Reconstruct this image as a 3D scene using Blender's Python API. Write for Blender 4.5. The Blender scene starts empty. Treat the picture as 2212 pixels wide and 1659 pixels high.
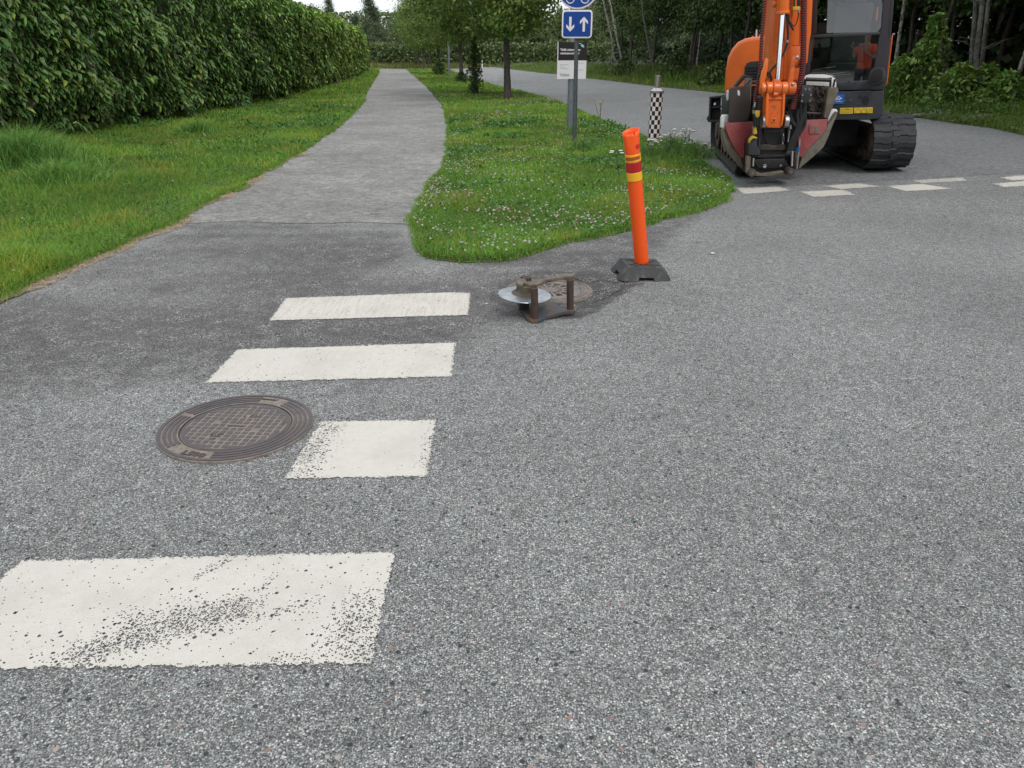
import bpy, bmesh, math, random
import numpy as np
from mathutils import Vector, Matrix
from mathutils.geometry import tessellate_polygon
random.seed(7); rng = np.random.default_rng(7)
S = bpy.context.scene; COL = S.collection
R = math.radians
# ---------------------------------------------------------------- camera
CAMZ, PITCH, FPX = 1.5, R(23.1), 1663.0        # metres, tilt down, focal length in px of a 2212 px wide view
cam = bpy.data.cameras.new('camera'); camo = bpy.data.objects.new('camera', cam); COL.objects.link(camo)
camo.location = (0, 0, CAMZ); camo.rotation_euler = (R(90) - PITCH, 0, 0)
cam.sensor_width = 36; cam.lens = 36*FPX/2212; cam.clip_start = 0.05; cam.clip_end = 2000
S.camera = camo
# ---------------------------------------------------------------- sky
W = bpy.data.worlds.new('World'); S.world = W; W.use_nodes = True
nt = W.node_tree; nt.nodes.clear()
SUN_EL, SUN_AZ = R(50), R(158)
sky = nt.nodes.new('ShaderNodeTexSky'); sky.sky_type = 'NISHITA'; sky.sun_disc = False
sky.sun_elevation = SUN_EL; sky.sun_rotation = SUN_AZ
tc = nt.nodes.new('ShaderNodeTexCoord'); mp = nt.nodes.new('ShaderNodeMapping'); mp.inputs['Scale'].default_value = (1, 1, 2.5)
nz = nt.nodes.new('ShaderNodeTexNoise'); nz.inputs['Scale'].default_value = 2.2; nz.inputs['Detail'].default_value = 6
rp = nt.nodes.new('ShaderNodeValToRGB'); rp.color_ramp.elements[0].position = .28; rp.color_ramp.elements[1].position = .55
rp.color_ramp.elements[0].color = (.55, .55, .55, 1)
n2 = nt.nodes.new('ShaderNodeValToRGB'); n2.color_ramp.elements[0].color = (5.0, 5.3, 5.7, 1); n2.color_ramp.elements[1].color = (9.0, 9.2, 9.4, 1)
mx = nt.nodes.new('ShaderNodeMix'); mx.data_type = 'RGBA'
bg = nt.nodes.new('ShaderNodeBackground'); bg.inputs['Strength'].default_value = 0.11
ow = nt.nodes.new('ShaderNodeOutputWorld')
L = nt.links.new
L(tc.outputs['Generated'], mp.inputs['Vector']); L(mp.outputs[0], nz.inputs['Vector']); L(nz.outputs['Fac'], rp.inputs[0]); L(nz.outputs['Fac'], n2.inputs[0])
L(rp.outputs[0], mx.inputs['Factor']); L(sky.outputs[0], mx.inputs['A']); L(n2.outputs[0], mx.inputs['B']); L(mx.outputs['Result'], bg.inputs['Color']); L(bg.outputs[0], ow.inputs['Surface'])
sl = bpy.data.lights.new('sun', 'SUN'); sl.energy = 0.9; sl.angle = R(14); sl.color = (1, .96, .9)
so = bpy.data.objects.new('sun', sl); COL.objects.link(so)
sd = Vector((math.sin(SUN_AZ)*math.cos(SUN_EL), math.cos(SUN_AZ)*math.cos(SUN_EL), math.sin(SUN_EL)))
so.rotation_euler = (-sd).to_track_quat('-Z', 'Y').to_euler()
S.view_settings.view_transform = 'Standard'; S.view_settings.look = 'None'; S.view_settings.exposure = 0.52; S.view_settings.gamma = 1
S.cycles.max_bounces = 6; S.cycles.diffuse_bounces = 3; S.cycles.transparent_max_bounces = 8; S.cycles.use_denoising = True
# ---------------------------------------------------------------- survey helpers
def sstep(a, b, x):
    t = np.clip((np.asarray(x, float)-a)/(b-a), 0, 1); return t*t*(3-2*t)
def H(x, y):                                     # height of the paved ground: cross fall of the side road, sunk cover
    x = np.asarray(x, float); y = np.asarray(y, float)
    h = 0.056*np.clip(x-2.9, 0, 3.2)*sstep(6.2, 10.4, y)
    d = np.hypot(x-0.22, y-5.06)
    h = h - 0.035*np.exp(-(d/0.50)**4)
    return h
def ray(px, py):
    u = (px-1106)/FPX; v = (py-829.5)/FPX; c, s = math.cos(PITCH), math.sin(PITCH)
    return np.array([u, c - v*s, -s - v*c])
def Gd(px, py, z=0.0):                           # surveyed ground point
    d = ray(px, py); h = z
    for _ in range(40):
        t = (h-CAMZ)/d[2]; x, y = d[0]*t, d[1]*t; h = z + float(H(x, y))
    return Vector((x, y, h))
def At(px, py, Y):                               # surveyed point at depth Y
    d = ray(px, py); t = Y/d[1]; return Vector((d[0]*t, Y, CAMZ + d[2]*t))
def hashn(x, y, s=1.0, seed=0):                  # smooth value noise
    x = np.asarray(x)/s; y = np.asarray(y)/s; xi = np.floor(x); yi = np.floor(y); fx = x-xi; fy = y-yi
    fx = fx*fx*(3-2*fx); fy = fy*fy*(3-2*fy)
    def h(a, b):
        v = np.sin(a*127.1+b*311.7+seed*74.7)*43758.5453; return v-np.floor(v)
    return (h(xi, yi)*(1-fx)+h(xi+1, yi)*fx)*(1-fy)+(h(xi, yi+1)*(1-fx)+h(xi+1, yi+1)*fx)*fy
def inpoly(x, y, P):
    x = np.asarray(x); y = np.asarray(y); r = np.zeros(x.shape, bool); n = len(P)
    for i in range(n):
        x1, y1 = P[i][0], P[i][1]; x2, y2 = P[(i+1) % n][0], P[(i+1) % n][1]
        c = ((y1 > y) != (y2 > y)) & (x < (x2-x1)*(y-y1)/((y2-y1) if y2 != y1 else 1e-9)+x1); r ^= c
    return r
def pdist(x, y, P, closed=False):
    x = np.asarray(x, float); y = np.asarray(y, float); d = np.full(x.shape, 1e9); n = len(P)
    for i in range(n if closed else n-1):
        a = P[i]; b = P[(i+1) % n]; dx, dy = b[0]-a[0], b[1]-a[1]; l2 = dx*dx+dy*dy+1e-12
        t = np.clip(((x-a[0])*dx+(y-a[1])*dy)/l2, 0, 1); d = np.minimum(d, np.hypot(x-a[0]-t*dx, y-a[1]-t*dy))
    return d
# ---------------------------------------------------------------- materials
def mat(name, col=(.5, .5, .5), rough=.6, metal=0., spec=.5, coat=0., noise=None, bump=None, attr=None, transl=0., alpha=None):
    """noise=(scale, second colour, contrast low, high)   bump=(scale, strength, distance)"""
    m = bpy.data.materials.new(name); m.use_nodes = True; t = m.node_tree; b = t.nodes['Principled BSDF']
    b.inputs['Base Color'].default_value = (*col, 1); b.inputs['Roughness'].default_value = rough; b.inputs['Metallic'].default_value = metal
    b.inputs['Specular IOR Level'].default_value = spec; b.inputs['Coat Weight'].default_value = coat; b.inputs['Coat Roughness'].default_value = .12
    g = t.nodes.new('ShaderNodeNewGeometry'); src = None
    if attr:
        a = t.nodes.new('ShaderNodeAttribute'); a.attribute_name = attr; src = a.outputs['Color']
        t.links.new(src, b.inputs['Base Color'])
    if noise:
        n = t.nodes.new('ShaderNodeTexNoise'); n.inputs['Scale'].default_value = noise[0]; n.inputs['Detail'].default_value = 7; n.inputs['Roughness'].default_value = .65
        t.links.new(g.outputs['Position'], n.inputs['Vector'])
        r = t.nodes.new('ShaderNodeMapRange'); r.inputs[1].default_value = noise[2]; r.inputs[2].default_value = noise[3]
        t.links.new(n.outputs['Fac'], r.inputs[0])
        x = t.nodes.new('ShaderNodeMix'); x.data_type = 'RGBA'; x.inputs['A'].default_value = (*col, 1); x.inputs['B'].default_value = (*noise[1], 1)
        if src: t.links.new(src, x.inputs['A'])
        t.links.new(r.outputs[0], x.inputs['Factor']); src = x.outputs['Result']; t.links.new(src, b.inputs['Base Color'])
    if bump:
        n = t.nodes.new('ShaderNodeTexNoise'); n.inputs['Scale'].default_value = bump[0]; n.inputs['Detail'].default_value = 5
        t.links.new(g.outputs['Position'], n.inputs['Vector'])
        u = t.nodes.new('ShaderNodeBump'); u.inputs['Strength'].default_value = bump[1]; u.inputs['Distance'].default_value = bump[2]
        t.links.new(n.outputs['Fac'], u.inputs['Height']); t.links.new(u.outputs[0], b.inputs['Normal'])
    if transl:
        tr = t.nodes.new('ShaderNodeBsdfTranslucent'); s = t.nodes.new('ShaderNodeMixShader'); s.inputs[0].default_value = transl
        if src: t.links.new(src, tr.inputs['Color'])
        else: tr.inputs['Color'].default_value = (*col, 1)
        t.links.new(b.outputs[0], s.inputs[1]); t.links.new(tr.outputs[0], s.inputs[2])
        t.links.new(s.outputs[0], t.nodes['Material Output'].inputs['Surface'])
    return m
def asphalt_material(name, paint=False):
    m = bpy.data.materials.new(name); m.use_nodes = True; t = m.node_tree; N = t.nodes.new; LK = t.links.new
    b = t.nodes['Principled BSDF']; g = N('ShaderNodeNewGeometry'); P = g.outputs['Position']
    at = N('ShaderNodeAttribute'); at.attribute_name = 'zone'; sp = N('ShaderNodeSeparateColor'); LK(at.outputs['Color'], sp.inputs[0])
    def math_(op, a, c=None, d=None, clamp=False):
        n = N('ShaderNodeMath'); n.operation = op; n.use_clamp = clamp
        for i, v in enumerate((a, c, d)):
            if v is None: continue
            if isinstance(v, (int, float)): n.inputs[i].default_value = v
            else: LK(v, n.inputs[i])
        return n.outputs[0]
    def rng_(v, a, c, lo=0., hi=1.):
        n = N('ShaderNodeMapRange'); LK(v, n.inputs[0]); n.inputs[1].default_value = a; n.inputs[2].default_value = c; n.inputs[3].default_value = lo; n.inputs[4].default_value = hi; return n.outputs[0]
    def vor(scale, feat='F1', rnd=1.):
        n = N('ShaderNodeTexVoronoi'); n.feature = feat; n.inputs['Scale'].default_value = scale; n.inputs['Randomness'].default_value = rnd; LK(P, n.inputs['Vector']); return n
    def noise(scale, det=4):
        n = N('ShaderNodeTexNoise'); n.inputs['Scale'].default_value = scale; n.inputs['Detail'].default_value = det; LK(P, n.inputs['Vector']); return n.outputs['Fac']
    def mixc(f, A, B, mode='MIX'):
        n = N('ShaderNodeMix'); n.data_type = 'RGBA'; n.blend_type = mode
        for k, v in (('Factor', f), ('A', A), ('B', B)):
            if isinstance(v, tuple): n.inputs[k].default_value = (*v, 1)
            elif isinstance(v, (int, float)): n.inputs[k].default_value = v
            else: LK(v, n.inputs[k])
        return n.outputs['Result']
    def ramp(v, stops):
        n = N('ShaderNodeValToRGB'); n.color_ramp.interpolation = 'LINEAR'; e = n.color_ramp.elements
        while len(e) < len(stops): e.new(.5)
        for q, (p_, c_) in zip(e, stops): q.position = p_; q.color = (*c_, 1)
        LK(v, n.inputs[0]); return n.outputs[0]
    fresh, rough_, side = sp.outputs[0], sp.outputs[1], sp.outputs[2]
    v1 = vor(150); v2 = vor(300); v3 = vor(42)
    s1 = N('ShaderNodeSeparateColor'); LK(v1.outputs['Color'], s1.inputs[0])
    s2 = N('ShaderNodeSeparateColor'); LK(v2.outputs['Color'], s2.inputs[0])
    s3 = N('ShaderNodeSeparateColor'); LK(v3.outputs['Color'], s3.inputs[0])
    c1 = ramp(s1.outputs[0], [(0, (.05, .053, .053)), (.28, (.125, .127, .124)), (.58, (.215, .217, .214)), (.84, (.36, .365, .36)), (1, (.74, .73, .70))])
    hue = ramp(s1.outputs[1], [(0, (1.14, .93, .88)), (.25, (1., 1., 1.)), (.6, (.97, 1.01, .99)), (1, (.93, 1.01, 1.02))])
    c1 = mixc(1., c1, hue, 'MULTIPLY')
    c2 = ramp(s2.outputs[0], [(0, (.05, .052, .055)), (.5, (.17, .17, .17)), (.85, (.36, .36, .35)), (1, (.66, .66, .63))])
    sel = rng_(v1.outputs['Distance'], .35, .55)
    c = mixc(sel, c1, c2)
    # large pebbles, few
    big = math_('MULTIPLY', rng_(v3.outputs['Distance'], .26, .32, 1, 0), math_('GREATER_THAN', s3.outputs[0], .87))
    bc = ramp(s3.outputs[1], [(0, (.035, .045, .05)), (.6, (.06, .07, .075)), (.72, (.33, .2, .16)), (.85, (.5, .46, .42)), (1, (.14, .13, .12))])
    c = mixc(big, c, bc)
    # slow tone changes, worn wheel tracks
    lum = math_('ADD', math_('MULTIPLY', noise(.75, 6), .72), .69)
    lum = math_('MULTIPLY', lum, math_('ADD', math_('MULTIPLY', noise(14, 4), .40), .80))
    c = mixc(1., c, N2 := mixc(0, (1, 1, 1), (1, 1, 1)), 'MULTIPLY') if False else c
    vv = N('ShaderNodeCombineColor'); [LK(lum, vv.inputs[i]) for i in range(3)]
    c = mixc(1., c, vv.outputs[0], 'MULTIPLY')
    fr = rng_(math_('ADD', fresh, math_('MULTIPLY', math_('SUBTRACT', noise(9, 5), .5), .9)), .25, .75)
    fr = math_('MULTIPLY', fr, math_('GREATER_THAN', fresh, .01))
    dark = mixc(1., c, (.54, .515, .515), 'MULTIPLY'); dark = mixc(math_('GREATER_THAN', fresh, .985), dark, mixc(1., dark, (.70, .70, .70), 'MULTIPLY'))
    spark = math_('GREATER_THAN', s1.outputs[2], .87)
    spark = math_('MULTIPLY', spark, rng_(noise(6, 3), .42, .62))
    dark = mixc(math_('MULTIPLY', spark, .85), dark, (.52, .52, .51))
    c = mixc(fr, c, dark)
    # bleached chips where the surface has ravelled
    chips = math_('MULTIPLY', rough_, math_('GREATER_THAN', s1.outputs[2], .50))
    c = mixc(chips, c, (.42, .42, .41))
    # side road, path: finer, smoother
    fine = mixc(.62, c, (.180, .187, .193)); fine = mixc(rng_(noise(.35, 5), .42, .66, 0, .35), fine, mixc(1., fine, (.72, .72, .72), 'MULTIPLY'))
    vg = vor(34); sg = N('ShaderNodeSeparateColor'); LK(vg.outputs['Color'], sg.inputs[0]); vh = vor(15); sh = N('ShaderNodeSeparateColor'); LK(vh.outputs['Color'], sh.inputs[0])
    gl_ = math_('ADD', math_('MULTIPLY', sg.outputs[0], .46), math_('MULTIPLY', sh.outputs[0], .24)); gl_ = math_('ADD', gl_, .65); gc = N('ShaderNodeCombineColor'); [LK(gl_, gc.inputs[i]) for i in range(3)]
    fine = mixc(1., fine, gc.outputs[0], 'MULTIPLY'); c = mixc(side, c, fine)
    gq_ = math_('ADD', math_('MULTIPLY', sg.outputs[1], .22), .89); gd = N('ShaderNodeCombineColor'); [LK(gq_, gd.inputs[i]) for i in range(3)]; c = mixc(1., c, gd.outputs[0], 'MULTIPLY')
    LK(c, b.inputs['Base Color'])
    b.inputs['Roughness'].default_value = .72; b.inputs['Specular IOR Level'].default_value = .35
    hgt = math_('ADD', math_('MULTIPLY', v1.outputs['Distance'], -1.), math_('MULTIPLY', v2.outputs['Distance'], -.45))
    hgt = math_('ADD', hgt, math_('MULTIPLY', s1.outputs[2], .5))
    bu = N('ShaderNodeBump'); bu.inputs['Distance'].default_value = .0055; bu.inputs['Strength'].default_value = .75
    LK(hgt, bu.inputs['Height']); LK(bu.outputs[0], b.inputs['Normal'])
    if paint:
        wear, grim, pk = fresh, rough_, side
        # a painted marking: chips let the road below show
        def chips_(sc, k, rad):
            v = vor(sc); s_ = N('ShaderNodeSeparateColor'); LK(v.outputs['Color'], s_.inputs[0])
            r_ = math_('ADD', v.outputs['Distance'], math_('MULTIPLY', math_('SUBTRACT', noise(sc*1.6, 3), .5), .85))
            return math_('MULTIPLY', math_('LESS_THAN', s_.outputs[0], math_('MULTIPLY', wear, k)), math_('LESS_THAN', r_, rad))
        hole = math_('MAXIMUM', chips_(80, .50, .44), chips_(170, .95, .47))
        v6 = vor(75); s6 = N('ShaderNodeSeparateColor'); LK(v6.outputs['Color'], s6.inputs[0])
        hole = math_('MAXIMUM', hole, math_('MULTIPLY', math_('LESS_THAN', s6.outputs[1], .035), math_('LESS_THAN', v6.outputs['Distance'], .16)))
        pc = mixc(rng_(noise(26, 6), .4, .75, 0, .5), (.635, .605, .545), (.55, .52, .455))
        pc = mixc(rng_(noise(150, 3), .60, .72, 0, .5), pc, (.40, .385, .36)); pc = mixc(math_('MULTIPLY', rng_(noise(3.5, 5), .48, .70), .30), pc, (.42, .39, .35))
        # brushed tyre streaks along y
        w = N('ShaderNodeMapping'); w.inputs['Scale'].default_value = (70, 5, 1); LK(P, w.inputs[0]); wn = N('ShaderNodeTexNoise'); wn.inputs['Scale'].default_value = 1.; wn.inputs['Detail'].default_value = 4; LK(w.outputs[0], wn.inputs['Vector'])
        pc = mixc(math_('MULTIPLY', grim, rng_(wn.outputs['Fac'], .46, .72)), pc, (.47, .42, .36))
        LK(pc, b.inputs['Base Color']); b.inputs['Roughness'].default_value = .6
        tr = N('ShaderNodeBsdfTransparent'); ms = N('ShaderNodeMixShader'); LK(hole, ms.inputs[0]); LK(b.outputs[0], ms.inputs[1]); LK(tr.outputs[0], ms.inputs[2])
        LK(ms.outputs[0], t.nodes['Material Output'].inputs['Surface'])
        bu.inputs['Strength'].default_value = .22; bu.inputs['Distance'].default_value = .004
    return m
# ---------------------------------------------------------------- mesh helpers
def link(o, parent=None):
    COL.objects.link(o)
    if parent is not None: o.parent = parent
    return o
def tag(o, label=None, cat=None, group=None, kind=None):
    for k, v in (('label', label), ('category', cat), ('group', group), ('kind', kind)):
        if v: o[k] = v
    return o
def thing(name, loc, label, cat, group=None, rz=0):
    o = bpy.data.objects.new(name, None); o.location = loc; o.rotation_euler = (0, 0, rz); o.empty_display_size = .1
    COL.objects.link(o); return tag(o, label, cat, group)
def smooth_mesh(me, ang=40):
    me.polygons.foreach_set('use_smooth', [True]*len(me.polygons))
    try: me.set_sharp_from_angle(angle=R(ang))
    except Exception: pass
def fast(name, V, quads=None, tris=None, col=None, mat_=None, smooth=False):
    me = bpy.data.meshes.new(name); V = np.ascontiguousarray(V, dtype=np.float32); me.vertices.add(len(V)); me.vertices.foreach_set('co', V.ravel())
    q = np.zeros((0, 4), int) if quads is None else np.asarray(quads); t = np.zeros((0, 3), int) if tris is None else np.asarray(tris)
    li = np.concatenate([q.ravel(), t.ravel()]).astype(np.int32); me.loops.add(len(li)); me.loops.foreach_set('vertex_index', li)
    st = np.concatenate([np.arange(len(q))*4, len(q)*4+np.arange(len(t))*3]).astype(np.int32)
    me.polygons.add(len(st)); me.polygons.foreach_set('loop_start', st)
    me.update(calc_edges=True)
    if col is not None:
        a = me.color_attributes.new('Col', 'FLOAT_COLOR', 'POINT'); c = np.ones((len(V), 4), np.float32); c[:, :3] = col; a.data.foreach_set('color', c.ravel())
    if smooth: me.polygons.foreach_set('use_smooth', np.ones(len(st), bool))
    if mat_: me.materials.append(mat_)
    return me
class MB:
    def __init__(s): s.v = []; s.f = []; s.m = []; s.cur = 0
    def add(s, v, f):
        n = len(s.v); s.v += [tuple(p) for p in v]; s.f += [[i+n for i in q] for q in f]; s.m += [s.cur]*len(f); return s
    def box(s, c, d, rot=None):
        x, y, z = d[0]/2, d[1]/2, d[2]/2; P = [Vector((a, b_, c_)) for a in (-x, x) for b_ in (-y, y) for c_ in (-z, z)]
        if rot is not None: P = [rot @ p for p in P]
        P = [p+Vector(c) for p in P]
        return s.add(P, [(0, 1, 3, 2), (4, 6, 7, 5), (0, 4, 5, 1), (2, 3, 7, 6), (0, 2, 6, 4), (1, 5, 7, 3)])
    def prism(s, pts, ext):                      # closed outline pushed along ext
        n = len(pts); e = Vector(ext); a = [Vector(p) for p in pts]; b_ = [p+e for p in a]
        return s.add(a+b_, [list(range(n))[::-1], list(range(n, 2*n))]+[(i, (i+1) % n, n+(i+1) % n, n+i) for i in range(n)])
    def cyl(s, p0, p1, r0, r1=None, n=20, caps=True):
        r1 = r0 if r1 is None else r1; p0 = Vector(p0); p1 = Vector(p1); d = (p1-p0).normalized(); u = d.orthogonal().normalized(); w = d.cross(u)
        A = [p0+(u*math.cos(2*math.pi*i/n)+w*math.sin(2*math.pi*i/n))*r0 for i in range(n)]; B = [p1+(u*math.cos(2*math.pi*i/n)+w*math.sin(2*math.pi*i/n))*r1 for i in range(n)]
        F = [(i, (i+1) % n, n+(i+1) % n, n+i) for i in range(n)]
        if caps: F += [list(range(n))[::-1], list(range(n, 2*n))]
        return s.add(A+B, F)
    def tube(s, pts, r, n=8, caps=True):
        pts = [Vector(p) for p in pts]; k = len(pts); rr = r if isinstance(r, (list, tuple, np.ndarray)) else [r]*k; V = []; u = None
        for i, p in enumerate(pts):
            d = (pts[min(i+1, k-1)]-pts[max(i-1, 0)]).normalized()
            u = d.orthogonal().normalized() if u is None else (u-d*u.dot(d)).normalized(); w = d.cross(u)
            V += [p+(u*math.cos(2*math.pi*j/n)+w*math.sin(2*math.pi*j/n))*rr[i] for j in range(n)]
        F = [(i*n+j, i*n+(j+1) % n, (i+1)*n+(j+1) % n, (i+1)*n+j) for i in range(k-1) for j in range(n)]
        if caps: F += [list(range(n))[::-1], [(k-1)*n+j for j in range(n)]]
        return s.add(V, F)
    def lathe(s, prof, c, n=48, M=None, closed=False):       # prof [(r,z)]
        c = Vector(c); V = []; k = len(prof)
        for r_, z in prof:
            for j in range(n):
                p = Vector((r_*math.cos(2*math.pi*j/n), r_*math.sin(2*math.pi*j/n), z)); V.append((M @ p if M is not None else p)+c)
        kk = k if closed else k-1
        F = [(i*n+j, i*n+(j+1) % n, ((i+1) % k)*n+(j+1) % n, ((i+1) % k)*n+j) for i in range(kk) for j in range(n)]
        return s.add(V, F)
    def disc(s, c, r, u, w, n=32):
        c = Vector(c); return s.add([c+Vector(u)*r*math.cos(2*math.pi*i/n)+Vector(w)*r*math.sin(2*math.pi*i/n) for i in range(n)], [list(range(n))])
    def build(s, name, mats, parent=None, smooth=35, bevel=0, seg=2, fix=True):
        me = bpy.data.meshes.new(name); off = parent.matrix_basis.inverted() if parent is not None else Matrix()
        q = parent.parent if parent is not None else None
        while q is not None: off = off @ q.matrix_basis.inverted(); q = q.parent
        me.from_pydata([off @ Vector(p) for p in s.v], [], s.f)
        mats = mats if isinstance(mats, (list, tuple)) else [mats]
        for m in mats: me.materials.append(m)
        if len(mats) > 1: me.polygons.foreach_set('material_index', s.m)
        if fix:
            bm = bmesh.new(); bm.from_mesh(me); bmesh.ops.recalc_face_normals(bm, faces=bm.faces)
            if bevel:
                ed = [e for e in bm.edges if len(e.link_faces) == 2 and e.calc_face_angle(0) > R(25)]
                bmesh.ops.bevel(bm, geom=ed, offset=bevel, segments=seg, profile=.6, affect='EDGES', clamp_overlap=True)
            bm.to_mesh(me); bm.free()
        if smooth: smooth_mesh(me, smooth)
        return link(bpy.data.objects.new(name, me), parent)
def text(s_, size, M, depth=.002, bold=False, align='CENTER', xs=1.0, off=0.0):
    c = bpy.data.curves.new('t', 'FONT'); c.body = s_; c.size = size; c.extrude = depth; c.align_x = align; c.align_y = 'CENTER'; c.offset = off
    c.resolution_u = 3
    o = bpy.data.objects.new('t', c); me = bpy.data.meshes.new_from_object(o); b = MB()
    b.add([M @ Vector((v.co.x*xs, v.co.y, v.co.z)) for v in me.vertices], [list(p.vertices) for p in me.polygons])
    bpy.data.objects.remove(o); bpy.data.curves.remove(c); bpy.data.meshes.remove(me); return b
def densify(P, step, amp=0., seed=0, closed=False, wl=.25):
    out = []; n = len(P)
    for i in range(n if closed else n-1):
        a = Vector(P[i]); b_ = Vector(P[(i+1) % n]); l = (b_-a).length; st = step*max(1, (a.y+b_.y)/2/8) if a.y+b_.y > 16 else step
        k = max(1, min(400, int(l/st)))
        nn = Vector((-(b_-a).y, (b_-a).x, 0)).normalized()
        for j in range(k):
            p = a+(b_-a)*(j/k)
            if amp: p = p+nn*amp*(float(hashn(p.x, p.y, wl, seed))+.5*float(hashn(p.x, p.y, wl*.3, seed+3))-.75)
            out.append(p)
    if not closed: out.append(Vector(P[-1]))
    return out
# ================================================================ GROUND
M_asph = asphalt_material('asphalt'); M_paint = asphalt_material('road_paint', paint=True)
M_soil = mat('turf_soil', (.045, .06, .018), .95, noise=(3., (.09, .10, .035), .35, .7), bump=(40, .6, .02))
M_straw = mat('dry_edge', (.34, .29, .22), .95, noise=(90., (.17, .14, .10), .42, .60), bump=(150, .8, .01))
PR = [(871,144),(885,156),(903,172),(921,187.5),(936,205),(961,234),(972,274),(971,326),(965,357),(926,409),(909,448),(892,484)]
PL = [(822,144),(818,161),(809,174),(793,201),(787,216.5),(765,241),(729,274),(698,295),(643,333),(571,371),(525,397),(523,407),(476,424),(409,456),(373,482),(325,504),(286,516),(214,551),(170,571),(79,603),(24,639),(-60,672),(-400,800)]
TIP = [(894,492),(902,507),(906,541),(920,552),(947,561),(989,565),(1035,567),(1072,566),(1145,548),(1225,524),(1311,507),(1361,495),(1435,475),(1510,457),(1554,438),(1574,415),(1574,400),(1554,378),(1510,351)]
RL = [(1382,297),(1342,278),(1271,250),(1223,228),(1137,201),(1070,185),(1014,170),(982,156),(962,144)]
RR = [(1048,143.2),(1104,150),(1207,161),(1266,169),(1363,180.5),(1432,189),(1564,202),(1907,247),(1985,255.5),(2059,267),(2133,276),(2212,294),(2400,330),(2900,420)]
gp = lambda L_, z=0: [Gd(x, y, z) for x, y in L_]
WPR, WPL, WTIP, WRL, WRR = gp(PR), gp(PL), gp(TIP), gp(RL), gp(RR)
def flat(pts, z):                                # put points on the paved surface + z
    return [Vector((p.x, p.y, float(H(p.x, p.y))+z)) for p in pts]
def sheet(name, outline, mats, z=.03, skirt=.06, label=None, kind='structure'):
    top = flat(outline, z); bm = bmesh.new(); vs = [bm.verts.new(p) for p in top]
    for tr_ in tessellate_polygon([[Vector((p.x, p.y, 0)) for p in top]]):
        try: bm.faces.new([vs[i] for i in tr_])
        except ValueError: pass
    lo = [bm.verts.new(p-Vector((0, 0, skirt))) for p in top]; n = len(vs)
    for i in range(n): bm.faces.new((vs[i], vs[(i+1) % n], lo[(i+1) % n], lo[i]))
    bmesh.ops.recalc_face_normals(bm, faces=bm.faces); me = bpy.data.meshes.new(name); bm.to_mesh(me); bm.free(); me.materials.append(mats)
    return tag(link(bpy.data.objects.new(name, me)), label=label, kind=kind)
# base ground to the horizon
g = MB(); g.add([(-900, -300, -.25), (900, -300, -.25), (900, 1500, -.25), (-900, 1500, -.25)], [(0, 1, 2, 3)])
tag(g.build('ground', M_soil), kind='structure')
# paved road: one sheet, finer near the camera
def lines(segs):
    o = []
    for a, b_, s_ in segs: o += list(np.arange(a, b_-1e-6, s_))
    return np.array(o+[segs[-1][1]])
xs = lines([(-60, -20, 8), (-20, -7, 1), (-7, 9, .055), (9, 20, 1), (20, 80, 10)]); ys = lines([(-30, 0, 5), (0, 12, .055), (12, 30, .25), (30, 60, 2), (60, 140, 5)])
def zones(X, Y):
    FR = [Gd(x, y) for x, y in [(-500, 800), (0, 640), (400, 478), (895, 480), (930, 575), (1262, 510), (1500, 452), (1590, 405), (1600, 425), (1500, 505), (1420, 590), (1300, 655), (1245, 690), (1120, 715), (1050, 770), (930, 850), (760, 900), (500, 850), (250, 880), (0, 900), (-400, 1100)]]
    d = pdist(X, Y, FR, True); ins = inpoly(X, Y, FR); sg = np.where(ins, d, -d)
    fresh = sstep(-.12, .45, sg)*(.55+.45*sstep(3.2, 5.2, Y+.0*X))
    dm = np.hypot((X-.42), (Y-5.15)); fresh = np.minimum(fresh, .97); fresh = np.maximum(fresh, 1.0*(dm+.16*hashn(X, Y, .2) < .62)*(sg > -.05))
    strip = Gd(840, 590); rough = np.zeros_like(X)
    for (px, py, rx, ry, a) in [(250, 585, .95, .5, .55), (120, 625, .8, .45, .4), (560, 520, 1.2, .18, .35), (930, 590, .45, .22, .8), (1010, 580, .5, .12, .7), (1210, 535, .5, .12, .45), (300, 530, .8, .2, .45), (830, 660, .5, .3, .2), (480, 500, 1.5, .16, .5), (780, 495, .9, .12, .5), (180, 640, 1.0, .25, .4)]:
        c = Gd(px, py); q = ((X-c.x)/rx)**2+((Y-c.y)/ry)**2; rough = np.maximum(rough, 1.25*a*np.exp(-q)*(.3+1.2*hashn(X, Y, .35, 5)))
    seam = np.array([Gd(x, y)[:2] for x, y in [(1400, 421), (1580, 409), (1760, 398), (1990, 386), (2212, 375), (2600, 352)]])
    ysm = np.interp(X, seam[:, 0], seam[:, 1]); side = sstep(-.06, .06, Y-ysm)*(X > .9)
    side = np.maximum(side, sstep(13, 17, Y)*(X > -1)); 
    return np.clip(fresh*(1-side), 0, 1), np.clip(rough*(1-side), 0, 1), side*.9
X, Y = np.meshgrid(xs, ys); Z = H(X, Y)
nx, ny = len(xs), len(ys); idx = np.arange(nx*ny).reshape(ny, nx)
quads = np.stack([idx[:-1, :-1], idx[:-1, 1:], idx[1:, 1:], idx[1:, :-1]], -1).reshape(-1, 4)
me = fast('road', np.stack([X, Y, Z], -1).reshape(-1, 3), quads, mat_=M_asph, smooth=True)
a = me.color_attributes.new('zone', 'FLOAT_COLOR', 'POINT'); z_ = zones(X.ravel(), Y.ravel()); a.data.foreach_set('color', np.stack([*z_, np.ones(nx*ny)], -1).astype(np.float32).ravel())
tag(link(bpy.data.objects.new('road', me)), kind='structure')
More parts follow.
